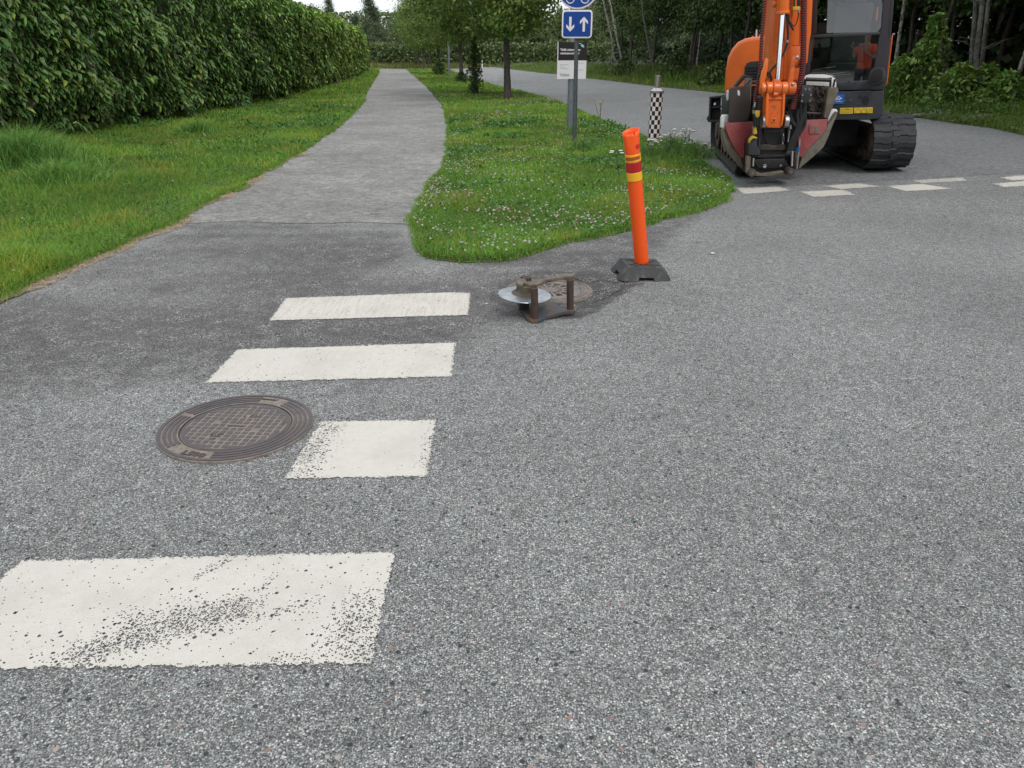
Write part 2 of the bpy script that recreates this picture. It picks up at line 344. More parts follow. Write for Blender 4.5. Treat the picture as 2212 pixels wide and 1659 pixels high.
# path: smoother brownish sheet laid against the patch seam
M_path = mat('path_asphalt', (.225, .215, .205), .85, spec=.3)
def path_mat():
    m = asphalt_material('path_asphalt_2'); t = m.node_tree; b = t.nodes['Principled BSDF']; src = b.inputs['Base Color'].links[0].from_socket
    x = t.nodes.new('ShaderNodeMix'); x.data_type = 'RGBA'; x.inputs['Factor'].default_value = .42; x.inputs['B'].default_value = (.32, .298, .275, 1); t.links.new(src, x.inputs['A'])
    g = t.nodes.new('ShaderNodeNewGeometry'); prev = x.outputs['Result']
    for sc_, lo, hi, kind_ in ((30, .78, 1.22, 'v'), (13, .86, 1.14, 'v'), (.55, .80, 1.20, 'n'), (4, .86, 1.14, 'n')):
        if kind_ == 'v': n = t.nodes.new('ShaderNodeTexVoronoi'); n.inputs['Scale'].default_value = sc_; q = t.nodes.new('ShaderNodeSeparateColor'); t.links.new(n.outputs['Color'], q.inputs[0]); f = q.outputs[0]; a0, a1 = 0, 1
        else: n = t.nodes.new('ShaderNodeTexNoise'); n.inputs['Scale'].default_value = sc_; n.inputs['Detail'].default_value = 6; f = n.outputs['Fac']; a0, a1 = .3, .7
        t.links.new(g.outputs['Position'], n.inputs['Vector']); r_ = t.nodes.new('ShaderNodeMapRange'); r_.inputs[1].default_value = a0; r_.inputs[2].default_value = a1; r_.inputs[3].default_value = lo; r_.inputs[4].default_value = hi; t.links.new(f, r_.inputs[0])
        y = t.nodes.new('ShaderNodeVectorMath'); y.operation = 'SCALE'; t.links.new(prev, y.inputs[0]); t.links.new(r_.outputs[0], y.inputs['Scale']); prev = y.outputs[0]
    t.links.new(prev, b.inputs['Base Color']); return m
M_path = path_mat()
seamP = gp([(900, 486), (780, 480), (640, 484), (520, 478), (372, 484)])
far1 = gp([(826, 142.6), (862, 142.6)])
ol = densify(far1[1:]+WPR[:-1]+seamP+WPL[:14][::-1]+far1[:1], .12, .03, 3)
sheet('path', [Vector((p.x, p.y, 0)) for p in ol], M_path, z=.0045, skirt=.006)
# a few thin transverse cracks
M_crack = mat('crack', (.035, .033, .03), .95)
def crack(x0, x1, y, w, seed):
    P = densify([Gd(x0, y), Gd((x0+x1)/2, y+.6), Gd(x1, y-.3)], .12, .10, seed, wl=.3); mb = MB()
    for p, q in zip(P[:-1], P[1:]):
        ww = w*(.4+float(hashn(p.x*3, p.y, .3, seed))); mb.add([(p.x, p.y-ww, float(H(p.x, p.y))+.0085), (q.x, q.y-ww, float(H(q.x, q.y))+.0085), (q.x, q.y+ww, float(H(q.x, q.y))+.0085), (p.x, p.y+ww, float(H(p.x, p.y))+.0085)], [(0, 1, 2, 3)])
    tag(mb.build('path_crack', M_crack, smooth=0, fix=False), kind='structure')
for a_ in ((853, 892, 162, .05, 1), (818, 835, 162, .04, 7), (815, 905, 182, .05, 2), (797, 930, 197, .045, 3), (842, 874, 202, .04, 4)): crack(*a_)
def road_crack(P, w, seed):
    P = densify([Gd(*p) for p in P], .03, .03, seed, wl=.08); mb = MB()
    for p, q in zip(P[:-1], P[1:]):
        ww = w*(.3+1.2*float(hashn(p.x, p.y, .06, seed))); n_ = Vector((-(q-p).y, (q-p).x, 0)).normalized()*ww; mb.add([(*(v.xy), float(H(v.x, v.y))+.004) for v in (p-n_, q-n_, q+n_, p+n_)], [(0, 1, 2, 3)])
    tag(mb.build('road_crack', M_crack, smooth=0, fix=False), kind='structure')
for P_, w_, s_ in (([(1212, 607), (1240, 602), (1268, 612), (1300, 606), (1335, 612)], .003, 1), ([(1275, 655), (1300, 648), (1322, 634), (1350, 622)], .004, 2), ([(1240, 602), (1262, 622), (1285, 632), (1310, 628)], .0025, 3), ([(372, 484), (500, 480), (640, 484), (780, 481), (892, 486)], .004, 4), ([(1580, 409), (1760, 398), (1990, 386), (2230, 374)], .004, 6)): road_crack(P_, w_, s_)
# verges and island (turf soil raised above the asphalt)
def soil(name, pts, z=.03, label=None):
    return sheet(name, pts, M_soil, z=z, skirt=.08, label=label)
def edge(pts, seed, amp=.06): return densify(pts, .07, amp, seed, wl=.22)
ISL = edge(WPR+WTIP+WRL, 1)
soil('grass_island', ISL)
LV = edge(WPL, 2)
soil('grass_verge', LV+[Vector((-70, -3, 0)), Vector((-70, 103, 0))])
# dry straw edge between path and turf
def ribbon(name, pts, w0, w1, z, m, seed):
    pts = densify(pts, .03, .0, 0) if len(pts) < 900 else pts
    b = MB(); n = len(pts)
    for i in range(n-1):
        q = []
        for j in (i, i+1):
            p = pts[j]; d = (pts[min(j+1, n-1)]-pts[max(j-1, 0)]).normalized(); nn = Vector((-d.y, d.x, 0)); a_ = float(hashn(p.x, p.y, .5, seed)); c_ = float(hashn(p.x, p.y, .16, seed+2))
            e = w1*max(0., (a_*.9+.6*c_+.55*float(hashn(p.x, p.y, .05, seed+6))-.60)); q += [p-nn*w0, p+nn*e]
        q = flat(q, z); b.add([q[0], q[1], q[3], q[2]], [(0, 1, 2, 3)])
    return tag(b.build(name, m, smooth=0), kind='structure')
ribbon('verge_edge_soil', edge(WPL[8:], 2, .06), .10, .10, .0065, M_straw, 4)
ribbon('island_edge_soil', [p for p in edge(WTIP[1:16], 1)], .02, .09, .0065, M_straw, 9)
# bank right of the road, height rises away from it
nR = len(WRR)
def bank_h(d): return .05*sstep(0, .3, d)+.5*sstep(.6, 6, d)+.35*sstep(6, 30, d)
def bank_pt(s, d):                               # s 0..1 along the edge (by index), d metres behind it
    k = s*(nR-1); i = min(int(k), nR-2); f = k-i; p = WRR[i].lerp(WRR[i+1], f)
    t = (WRR[min(i+2, nR-1)]-WRR[max(i-1, 0)]); t.z = 0; t.normalize(); nn = Vector((-t.y, t.x, 0)); q = p+nn*d
    return Vector((q.x, q.y, float(H(p.x, p.y))+bank_h(d)))
bs = []; ds = [-.05, 0, .1, .3, .7, 1.2, 2, 3, 4, 5, 6, 8, 12, 20, 30, 60]; sN = 160
b = MB(); V = []
for i in range(sN):
    for d in ds:
        p = bank_pt(i/(sN-1), d+(.12*float(hashn(i*.7, 3, 1, 2)) if d < .5 else 0)); V.append(p+Vector((0, 0, -.06 if d < 0 else .012)))
k = len(ds); b.add(V, [(i*k+j, (i+1)*k+j, (i+1)*k+j+1, i*k+j+1) for i in range(sN-1) for j in range(k-1)])
M_litter_shade = mat('shaded_forest_floor', (.030, .026, .016), .95, noise=(3., (.022, .034, .012), .4, .65), bump=(20, .6, .03))  # leaf litter, its colour darkened to stand in for canopy shade
b.m = [1 if ds[j] >= 5 else 0 for i in range(sN-1) for j in range(k-1)]
tag(b.build('grass_bank', [M_soil, M_litter_shade]), kind='structure')
# meadow beyond the path's end
M_mead = mat('meadow_soil', (.16, .15, .06), .95, noise=(.5, (.10, .13, .04), .35, .6))
b = MB(); b.add([(-70, 101, .0), (-16, 101, .02), (-6.5, 104, .02), (-6.0, 118, .02), (8, 118, .02), (30, 150, .4), (30, 230, 2.5), (-90, 230, 2.5)], [(0, 1, 2, 3, 4, 5, 6, 7)]); b.build('meadow', M_mead)['kind'] = 'structure'
# ================================================================ PAINTED MARKINGS
def marking(name, quad, wearf, label, group, cell=.02, grime=0., jag=.006):
    q = [Vector((p.x, p.y)) for p in quad]; w = max((q[1]-q[0]).length, (q[2]-q[3]).length); h_ = max((q[3]-q[0]).length, (q[2]-q[1]).length)
    nu, nv = max(4, int(w/cell)), max(4, int(h_/cell)); U, Vv = np.meshgrid(np.linspace(0, 1, nu+1), np.linspace(0, 1, nv+1))
    qa = np.array([[p.x, p.y] for p in q]); Pp = ((1-U)*(1-Vv))[..., None]*qa[0]+(U*(1-Vv))[..., None]*qa[1]+(U*Vv)[..., None]*qa[2]+((1-U)*Vv)[..., None]*qa[3]
    bd = (U == 0) | (U == 1) | (Vv == 0) | (Vv == 1)
    Pp = Pp+bd[..., None]*(rng.random(Pp.shape)-.5)*2*jag
    x, y = Pp[..., 0], Pp[..., 1]; z = H(x, y)+.004; i_ = np.arange((nu+1)*(nv+1)).reshape(nv+1, nu+1)
    me = fast(name, np.stack([x, y, z], -1).reshape(-1, 3), np.stack([i_[:-1, :-1], i_[:-1, 1:], i_[1:, 1:], i_[1:, :-1]], -1).reshape(-1, 4), mat_=M_paint, smooth=True)
    wr = wearf(U, Vv, x, y); ed = np.minimum(np.minimum(U*w, (1-U)*w), np.minimum(Vv*h_, (1-Vv)*h_)); wr = np.maximum(wr, .75*sstep(.012, 0, ed))
    a = me.color_attributes.new('zone', 'FLOAT_COLOR', 'POINT'); c = np.ones(((nu+1)*(nv+1), 4), np.float32); c[:, 0] = np.clip(wr, 0, 1).ravel(); c[:, 1] = grime; c[:, 2] = 0; a.data.foreach_set('color', c.ravel())
    return tag(link(bpy.data.objects.new(name, me)), label, 'road marking', group, 'structure')
gq = lambda L_: [Gd(x, y) for x, y in L_]
blob = lambda U, V, u, v, ru, rv, rot=0: np.exp(-((((U-u)*math.cos(rot)+(V-v)*math.sin(rot))/ru)**2+((-(U-u)*math.sin(rot)+(V-v)*math.cos(rot))/rv)**2))
def w4(U, V, x, y):                              # U left to right, V far to near
    n = .55+.9*hashn(x, y, .06, 2)
    D = lambda u0, v0, u1, v1, w: np.exp(-(pdist(U, V*.45, [(u0, v0*.45), (u1, v1*.45)])/w)**2)
    return np.maximum.reduce([1.15*D(.36, .90, .66, .52, .045), .9*D(.44, .72, .60, .60, .06), .85*blob(U, V, .96, .78, .07, .28), .7*D(.50, .22, .56, .03, .010), .5*D(.66, .50, .71, .20, .006), .5*D(.70, .62, .84, .48, .02), .5*D(.80, .97, .99, .95, .02)])*n+.02
def w3(U, V, x, y): return np.maximum(.75*blob(U, V, .06, .6, .13, .8), .35*blob(U, V, .97, .6, .05, .5))*(.5+.9*hashn(x, y, .07, 4))
def w0(U, V, x, y): return .04*hashn(x, y, .1, 8)
marking('crosswalk_stripe', gq([(46, 1213), (852, 1194), (802, 1435), (-215, 1450)]), w4, 'largest nearest white crosswalk stripe, chipped in patches', 'white crosswalk stripes', .012)
marking('crosswalk_stripe', gq([(693, 911), (942, 909), (921, 1031), (615, 1036)]), w3, 'short white crosswalk stripe cut off by the manhole frame', 'white crosswalk stripes', .012)
marking('crosswalk_stripe', gq([(513, 756), (985, 741), (975, 815), (443, 828)]), w0, 'clean white crosswalk stripe just beyond the square patterned manhole', 'white crosswalk stripes', .015, .18)
marking('crosswalk_stripe', gq([(618, 645), (1016, 634), (1012, 682), (580, 694)]), w0, 'farthest white crosswalk stripe, streaked with brown tyre marks', 'white crosswalk stripes', .015, .75)
wl_ = lambda a_: (lambda U, V, x, y: a_*(.4+.9*hashn(x, y, .12, 6)))
for q, wv, lb in [([(1587, 406.5), (1680, 403.5), (1709, 411.5), (1607, 419.5)], .25, 'worn white square marking nearest the island, before the excavator'),
               ([(1727, 414.5), (1819, 410.3), (1849, 421), (1757, 426.5)], .12, 'white square marking in the nearer row, closest to the camera'),
               ([(1774, 402), (1857, 396.3), (1902, 403.5), (1819, 409.4)], .1, 'white square marking right of the lowered attachment'),
               ([(1914, 402.6), (1993, 397.6), (2056, 408.3), (1957, 414.3)], .05, 'white square marking in front of the excavator right track'),
               ([(1972, 390.5), (2080, 384), (2088, 391), (1990, 396.5)], .62, 'faded almost worn away white square behind the right track marking'),
               ([(2143, 397.5), (2250, 389), (2320, 398), (2168, 405)], .2, 'white square marking at the edge of the frame, nearer row'),
               ([(2159, 384), (2260, 377), (2310, 385), (2189, 391)], .2, 'white square marking at the edge of the frame, farther row')]:
    marking('crossing_square', gq(q), wl_(wv), lb, 'white squares across the side road', .05, .1, .012)
# ================================================================ GRASS
def blades(P, h, w, lean, col, seed=0, curl=.5):
    r_ = np.random.default_rng(seed); n = len(P); th = r_.random(n)*6.283; ph = r_.random(n)*6.283
    s = np.stack([np.cos(th), np.sin(th), np.zeros(n)], -1)*w[:, None]*.5; l_ = np.stack([np.cos(ph), np.sin(ph), np.zeros(n)], -1)*(lean*h)[:, None]
    up = np.zeros((n, 3)); up[:, 2] = h
    V = np.stack([P-s, P+s, P+s*.75+up*.55+l_*.3, P-s*.75+up*.55+l_*.3, P+up*(1-.25*lean[:, None])+l_*1.0], 1)
    i = np.arange(n)[:, None]*5
    return V.reshape(-1, 3), i+np.array([[0, 1, 2, 3]]), i+np.array([[3, 2, 4]]), np.repeat(col, 5, 0)
def leaves6(P, D, Nn, ln, wd, col, fold=.18):    # P base, D direction, Nn face normal
    D = D/np.linalg.norm(D, axis=1, keepdims=True); Sx = np.cross(D, Nn); Sx /= np.linalg.norm(Sx, axis=1, keepdims=True)+1e-9; N_ = np.cross(Sx, D)
    ln = ln[:, None]; wd = wd[:, None]; n = len(P)
    f = N_*wd*fold*2
    V = np.stack([P, P+D*ln*.28+Sx*wd*.46+f, P+D*ln*.68+Sx*wd*.38+f*.6-N_*ln*.06, P+D*ln-N_*ln*.16, P+D*ln*.68-Sx*wd*.38+f*.6-N_*ln*.06, P+D*ln*.28-Sx*wd*.46+f], 1)
    i = np.arange(n)[:, None]*6
    return V.reshape(-1, 3), np.concatenate([i+np.array([[0, 1, 2, 3]]), i+np.array([[0, 3, 4, 5]])]), np.repeat(col, 6, 0)
def leaves4(P, D, Nn, ln, wd, col):
    D = D/np.linalg.norm(D, axis=1, keepdims=True); Sx = np.cross(D, Nn); Sx /= np.linalg.norm(Sx, axis=1, keepdims=True)+1e-9
    ln = ln[:, None]; wd = wd[:, None]; n = len(P)
    V = np.stack([P, P+D*ln*.5+Sx*wd*.5, P+D*ln, P+D*ln*.5-Sx*wd*.5], 1); i = np.arange(n)[:, None]*4
    return V.reshape(-1, 3), i+np.array([[0, 1, 2, 3]]), np.repeat(col, 4, 0)
def unit(n, r_): v = r_.normal(size=(n, 3)); return v/np.linalg.norm(v, axis=1, keepdims=True)
def colvar(n, base, var, r_, warm=.25):
    b_ = np.array(base)[None]*(1+var*(r_.random((n, 1))*2-1)); b_[:, 0] *= 1+warm*(r_.random(n)*2-.7); return np.clip(b_, .003, .9)
M_grass = mat('grass_blades', attr='Col', rough=.55, spec=.3, transl=.3)
M_leaf = mat('broad_leaves', attr='Col', rough=.42, spec=.45, transl=.22)
M_fol = mat('tree_leaves', attr='Col', rough=.6, spec=.25, transl=.18)
M_flower = mat('petals', (.80, .77, .70), .7, transl=.2)
def scatter(poly, n, dens, r_, ylim=None):
    """n candidates inside a polygon, thinned by dens(x,y) in 0..1"""
    A = np.array([[p[0], p[1]] for p in poly]); lo, hi = A.min(0), A.max(0)
    if ylim: lo[1] = max(lo[1], ylim[0]); hi[1] = min(hi[1], ylim[1])
    if len(ylim or []) > 2: lo[0] = max(lo[0], ylim[2]); hi[0] = min(hi[0], ylim[3])
    x = lo[0]+r_.random(n)*(hi[0]-lo[0]); y = lo[1]+r_.random(n)*(hi[1]-lo[1]); k = inpoly(x, y, poly) & (r_.random(n) < dens(x, y)); return x[k], y[k]
def lawn(name, poly, zones_, seed, hz=.03, tall=None, fringe=None):
    r_ = np.random.default_rng(seed); VV = []; QQ = []; TT = []; CC = []; o = 0
    for (y0, y1, x0, x1, per, hh, ww) in zones_:
        n = int((y1-y0)*(x1-x0)*per); x, y = scatter(poly, n, lambda a, b_: np.ones_like(a), r_, (y0, y1, x0, x1)); m = len(x)
        if not m: continue
        P = np.stack([x, y, H(x, y)+hz-.01], -1)
        pt = hashn(x, y, .9, seed)*.6+hashn(x, y, .25, seed+1)*.4
        h = hh*(.5+.9*r_.random(m))*(.40+1.3*pt); 
        if tall is not None: h = h*(1+tall(x, y))
        col = colvar(m, (.172, .345, .048), .36, r_, .35); yel = (hashn(x, y, .55, seed+7)+.35*r_.random(m) > .93)[:, None]
        col = np.where(yel, col*np.array([1.55, 1.10, 1.1]), col)*(.66+.62*hashn(x, y, 1.1, seed+4))[:, None]
        dry = r_.random(m) < .035; col[dry] = (.34, .28, .13)
        a_, q, t, c = blades(P, h, ww*(.6+.8*r_.random(m)), .25+.7*r_.random(m), col, seed+o)
        VV.append(a_); QQ.append(q+o); TT.append(t+o); CC.append(c); o += len(a_)
    E = np.array([[p[0], p[1]] for p in (fringe or [])])
    if len(E):                                   # blades and leaves leaning out over the edge
        n = 24000; k = r_.integers(0, len(E)-1, n); f = r_.random((n, 1)); q = E[k]*(1-f)+E[k+1]*f; q = q+r_.normal(0, .030, (n, 2))*(.4+1.2*hashn(q[:, 0:1], q[:, 1:2], .2, 4))
        P = np.stack([q[:, 0], q[:, 1], H(q[:, 0], q[:, 1])+.004], -1); kk = np.clip(q[:, 1]/9, .7, 2.2)
        a_, q_, t_, c_ = blades(P, .055*(.4+r_.random(n)), .006*kk, .5+.9*r_.random(n), colvar(n, (.16, .33, .045), .35, r_, .4), seed+99); VV.append(a_); QQ.append(q_+o); TT.append(t_+o); CC.append(c_); o += len(a_)
    me = fast(name, np.concatenate(VV), np.concatenate(QQ), np.concatenate(TT), np.concatenate(CC), M_grass)
    return tag(link(bpy.data.objects.new(name, me)), kind='stuff')
def lv_tall(x, y):
    t = np.zeros_like(x)
    for px, py, rr, a_ in [(60, 350, .9, 3.2), (10, 330, .9, 3.0), (130, 400, .6, 1.4), (430, 285, .5, 2.2), (30, 585, .5, 1.6), (100, 400, 1.2, .9)]:
        c = Gd(px, py); t = np.maximum(t, a_*np.exp(-((x-c.x)**2+(y-c.y)**2)/rr**2))
    hd = pdist(x, y, HB)
    return t+1.2*np.exp(-hd/.35)
HEDGE = [(-420, 345), (0, 308), (119, 305), (230, 287), (337, 264), (476, 246), (535, 232), (635, 208), (700, 187), (768, 166), (786, 153)]
HB = [Gd(*p) for p in HEDGE]; HB[0] = HB[2]+(HB[2]-HB[5]).normalized()*16; HB[1] = HB[2]+(HB[2]-HB[5]).normalized()*3.2
print('HB', [(round(p.x, 1), round(p.y, 1)) for p in HB])
HN = []
for i_ in range(len(HB)):
    q_ = (HB[min(i_+1, len(HB)-1)]-HB[max(i_-1, 0)]); HN.append(np.array([q_.y, -q_.x, 0.])/math.hypot(q_.x, q_.y))
tag(lawn('grass', LV+[Vector((-70, -3, 0)), Vector((-70, 103, 0))], [(3.5, 7, -8, -2, 5200, .060, .0045), (7, 11, -12, -2.5, 3000, .065, .006), (11, 18, -14, -3, 1300, .075, .010), (18, 32, -14, -3.5, 420, .085, .018), (32, 60, -16, -5, 110, .10, .04), (60, 103, -26, -8, 30, .12, .09)], 11, tall=lv_tall, fringe=[p for p in LV if 2 < p.y < 30]))
lawn('grass', ISL, [(5.5, 8, -2, 2.5, 5200, .060, .0045), (8, 11, -2, 4, 3200, .065, .006), (11, 18, -2, 4.5, 1500, .07, .010), (18, 34, -3, 4.5, 420, .08, .018), (34, 60, -10, 4, 110, .09, .04), (60, 103, -16, 0, 30, .10, .09)], 23, fringe=[p for p in ISL if p.y < 26])
# bank grass, taller and scruffier
def bank_grass():
    r_ = np.random.default_rng(5); P = []; hh = []; ww = []; dd = []
    for (n, s0, s1, d0, d1, h0, w0_) in [(26000, .45, 1, 0, 2.2, .12, .014), (30000, .4, 1, 1.2, 8, .30, .018), (12000, .05, .5, 0, 2.5, .14, .035), (16000, .05, .5, 1.5, 9, .33, .04)]:
        for _ in range(n):
            s = s0+(s1-s0)*r_.random(); d = d0+(d1-d0)*r_.random()**1.2; p = bank_pt(s, d+.03); P.append(p[:]); hh.append(h0*(.4+r_.random()*1.1)*(1-.45*sstep(5, 8, d))); ww.append(w0_*(.6+.8*r_.random())); dd.append(d)
    P = np.array(P); n = len(P); hh = np.array(hh)*(.5+1.1*hashn(P[:, 0], P[:, 1], 1.1, 2))
    dd = np.array(dd); col = colvar(n, (.10, .175, .030), .35, r_, .4); near = dd < 2; col[near] *= np.array([1.15, 1.25, 1.]); dry = r_.random(n) < np.where(dd < .5, .25, .07); col[dry] = (.20, .16, .08)
    a_, q, t, c = blades(P, hh, np.array(ww), .2+.5*r_.random(n), col, 3)
    # broad leaved weeds among it
    m = 12000; k = r_.integers(0, n, m); Q = P[k]+np.stack([r_.normal(0, .1, m), r_.normal(0, .1, m), .05+.4*r_.random(m)**1.5*np.clip(dd[k]/3, .2, 1)], -1)
    v2, q2, c2 = leaves4(Q, unit(m, r_)+[0, 0, .2], unit(m, r_)+[0, 0, 1.2], .05+.06*r_.random(m), .035+.03*r_.random(m), colvar(m, (.075, .155, .035), .4, r_, .4))
    me = fast('undergrowth', np.concatenate([a_, v2]), np.concatenate([q, q2+len(a_)]), t, np.concatenate([c, c2]), M_grass); tag(link(bpy.data.objects.new('undergrowth', me)), kind='stuff')
bank_grass()
# clover leaves and white clover heads in the turf
def clover():
    r_ = np.random.default_rng(31); VV = []; QQ = []; CC = []; o = 0
    LVP = LV+[Vector((-30, -3, 0)), Vector((-30, 60, 0))]
    for poly, lim, n in [(ISL, (5.5, 13, -2, 4.5), 120000), (LVP, (4, 14, -12, -2.5), 90000)]:
        x, y = scatter(poly, n, lambda a_, b_: np.clip(1.5*hashn(a_, b_, .45, 9)-.25, .05, 1)*np.clip(9/b_, .3, 1), r_, lim); m = len(x)
        P = np.stack([x, y, H(x, y)+.035+.03*r_.random(m)], -1); D = unit(m, r_); D[:, 2] *= .25
        v, q, c = leaves4(P, D, np.tile([0, 0, 1.], (m, 1))+.5*unit(m, r_), .014+.014*r_.random(m), .013+.012*r_.random(m), colvar(m, (.10, .28, .045), .3, r_, .3)); VV.append(v); QQ.append(q+o); CC.append(c); o += len(v)
    for poly, lim, n in [(ISL, (5.5, 20, -2, 4.5), 60000), (LVP, (4, 26, -14, -2.5), 110000)]:
        x, y = scatter(poly, n, lambda a_, b_: sstep(.52, .80, hashn(a_, b_, .55, 21))*(.35+.65*hashn(a_, b_, .13, 22)), r_, lim); m = len(x)
        P = np.stack([x, y, H(x, y)+.03+.06*r_.random(m)], -1); D = unit(m, r_); D[:, 2] = np.abs(D[:, 2])*.5; k = np.clip(y/9, .8, 2.)
        v, q, c = leaves4(P, D, np.tile([0, 0, 1.], (m, 1))+.5*unit(m, r_), (.030+.035*r_.random(m))*k, (.014+.014*r_.random(m))*k, colvar(m, (.075, .215, .040), .35, r_, .3)); VV.append(v); QQ.append(q+o); CC.append(c); o += len(v)
    me = fast('clover_leaves', np.concatenate(VV), np.concatenate(QQ), None, np.concatenate(CC), M_grass); tag(link(bpy.data.objects.new('clover_leaves', me)), kind='stuff')
    # flower heads: little tufts of two crossed rings
    base = []; bf = []
    for k in range(6):
        a1 = k*math.pi/3; base.append((math.cos(a1), math.sin(a1), 0))
    base += [(0, 0, .9), (0, 0, -.7)]; bf = [(i, (i+1) % 6, 6) for i in range(6)]+[((i+1) % 6, i, 7) for i in range(6)]; base = np.array(base); bf = np.array(bf)
    c1, c2, c3 = Gd(930, 450), Gd(1060, 520), Gd(1000, 400)
    def dn(x, y):
        e = np.exp(-pdist(x, y, WPR[6:]+WTIP[:14])/.55)
        return np.clip(.05+1.3*e*sstep(.35, .75, hashn(x, y, .45, 3))+.9*sstep(.6, .8, hashn(x, y, .7, 12))*hashn(x, y, .2, 5), 0, 1)*np.clip(8.5/y, .0, 1)
    XY = []
    for poly, lim, n, f in [(ISL, (5.5, 16, -2.2, 4.5), 9500, dn), (ISL, (14, 34, -3, 4.5), 5000, lambda x, y: .8*(hashn(x, y, 1.6, 3) > .5)*hashn(x, y, .3, 5)*.9), (LVP, (3.5, 30, -12, -2.5), 5200, lambda x, y: np.clip((hashn(x, y, 1.8, 15) > .68)*.75*hashn(x, y, .3, 2)+.02, 0, 1))]:
        XY.append(np.stack(scatter(poly, n, f, r_, lim), -1))
    XY = np.concatenate(XY); m = len(XY); z = H(XY[:, 0], XY[:, 1])+.065+.045*r_.random(m); s = .0095+.005*r_.random(m); s *= np.clip(XY[:, 1]/14, 1, 1.6)
    P = np.concatenate([XY, z[:, None]], 1); V = P[:, None]+base[None]*s[:, None, None]; T = (np.arange(m)[:, None, None]*8+bf[None]).reshape(-1, 3)
    col = np.tile([.68, .66, .58], (m, 1))*(.75+.3*r_.random((m, 1))); br = r_.random(m) < .28; col[br] = np.array([.42, .30, .22])
    me = fast('clover_flowers', V.reshape(-1, 3), None, T, np.repeat(col, 8, 0), M_grass); tag(link(bpy.data.objects.new('clover_flowers', me)), kind='stuff')
clover()
def straw():
    r_ = np.random.default_rng(64); VV = []; QQ = []; CC = []; o = 0
    for E, n, off in ((np.array([[p.x, p.y] for p in edge(WPL[8:], 2, .06)]), 26000, 1.), (np.array([[p.x, p.y] for p in edge(WTIP[10:17], 1)]), 2600, 1.), (np.array([[p.x, p.y] for p in edge(WTIP[:5], 1)]), 1000, 1.)):
        k = r_.integers(0, len(E)-1, n); f = r_.random((n, 1)); q = E[k]*(1-f)+E[k+1]*f; d = E[k+1]-E[k]; d /= np.linalg.norm(d, axis=1, keepdims=True)+1e-9; nn = np.stack([-d[:, 1], d[:, 0]], -1)
        w = .045+.15*sstep(.3, .8, hashn(q[:, 0], q[:, 1], .45, 6)); q = q+nn*(w*(r_.random(n)-.02))[:, None]*off; P = np.stack([q[:, 0], q[:, 1], H(q[:, 0], q[:, 1])+.010+.008*r_.random(n)], -1)
        D = unit(n, r_); D[:, 2] *= .12; sc = np.clip(q[:, 1]/8, .8, 2.5); v, q2, c = leaves4(P, D, np.tile([0, 0, 1.], (n, 1))+.4*unit(n, r_), (.012+.035*r_.random(n))*sc, (.0022+.003*r_.random(n))*sc, colvar(n, (.56, .45, .29), .4, r_, .15)); VV.append(v); QQ.append(q2+o); CC.append(c); o += len(v)
    tag(link(bpy.data.objects.new('dry_straw', fast('dry_straw', np.concatenate(VV), np.concatenate(QQ), None, np.concatenate(CC), M_grass))), kind='stuff')
straw()
# dry meadow at the end of the path
def meadow():
    r_ = np.random.default_rng(77); n = 16000; x = -34+r_.random(n)*44; y = 100.5+r_.random(n)*26; k = ~((y < 118) & (x > -18.5) & (x < 9) & (x > -17+(y-103)*0)) | ((y > 104) & (x < -4.5)); x, y = x[k], y[k]; n = len(x)
    P = np.stack([x, y, np.zeros(n)], -1); P[:, 2] = .02; col = colvar(n, (.20, .19, .075), .4, r_, .3); gr = r_.random(n) < .5; col[gr] = colvar(gr.sum(), (.10, .16, .035), .3, r_)
    a_, q, t, c = blades(P, .25+.75*r_.random(n)*hashn(x, y, 3., 2), .06+.07*r_.random(n), .2+.4*r_.random(n), col, 8)
    me = fast('meadow_grass', a_, q, t, c, M_grass); tag(link(bpy.data.objects.new('meadow_grass', me)), kind='stuff')
meadow()
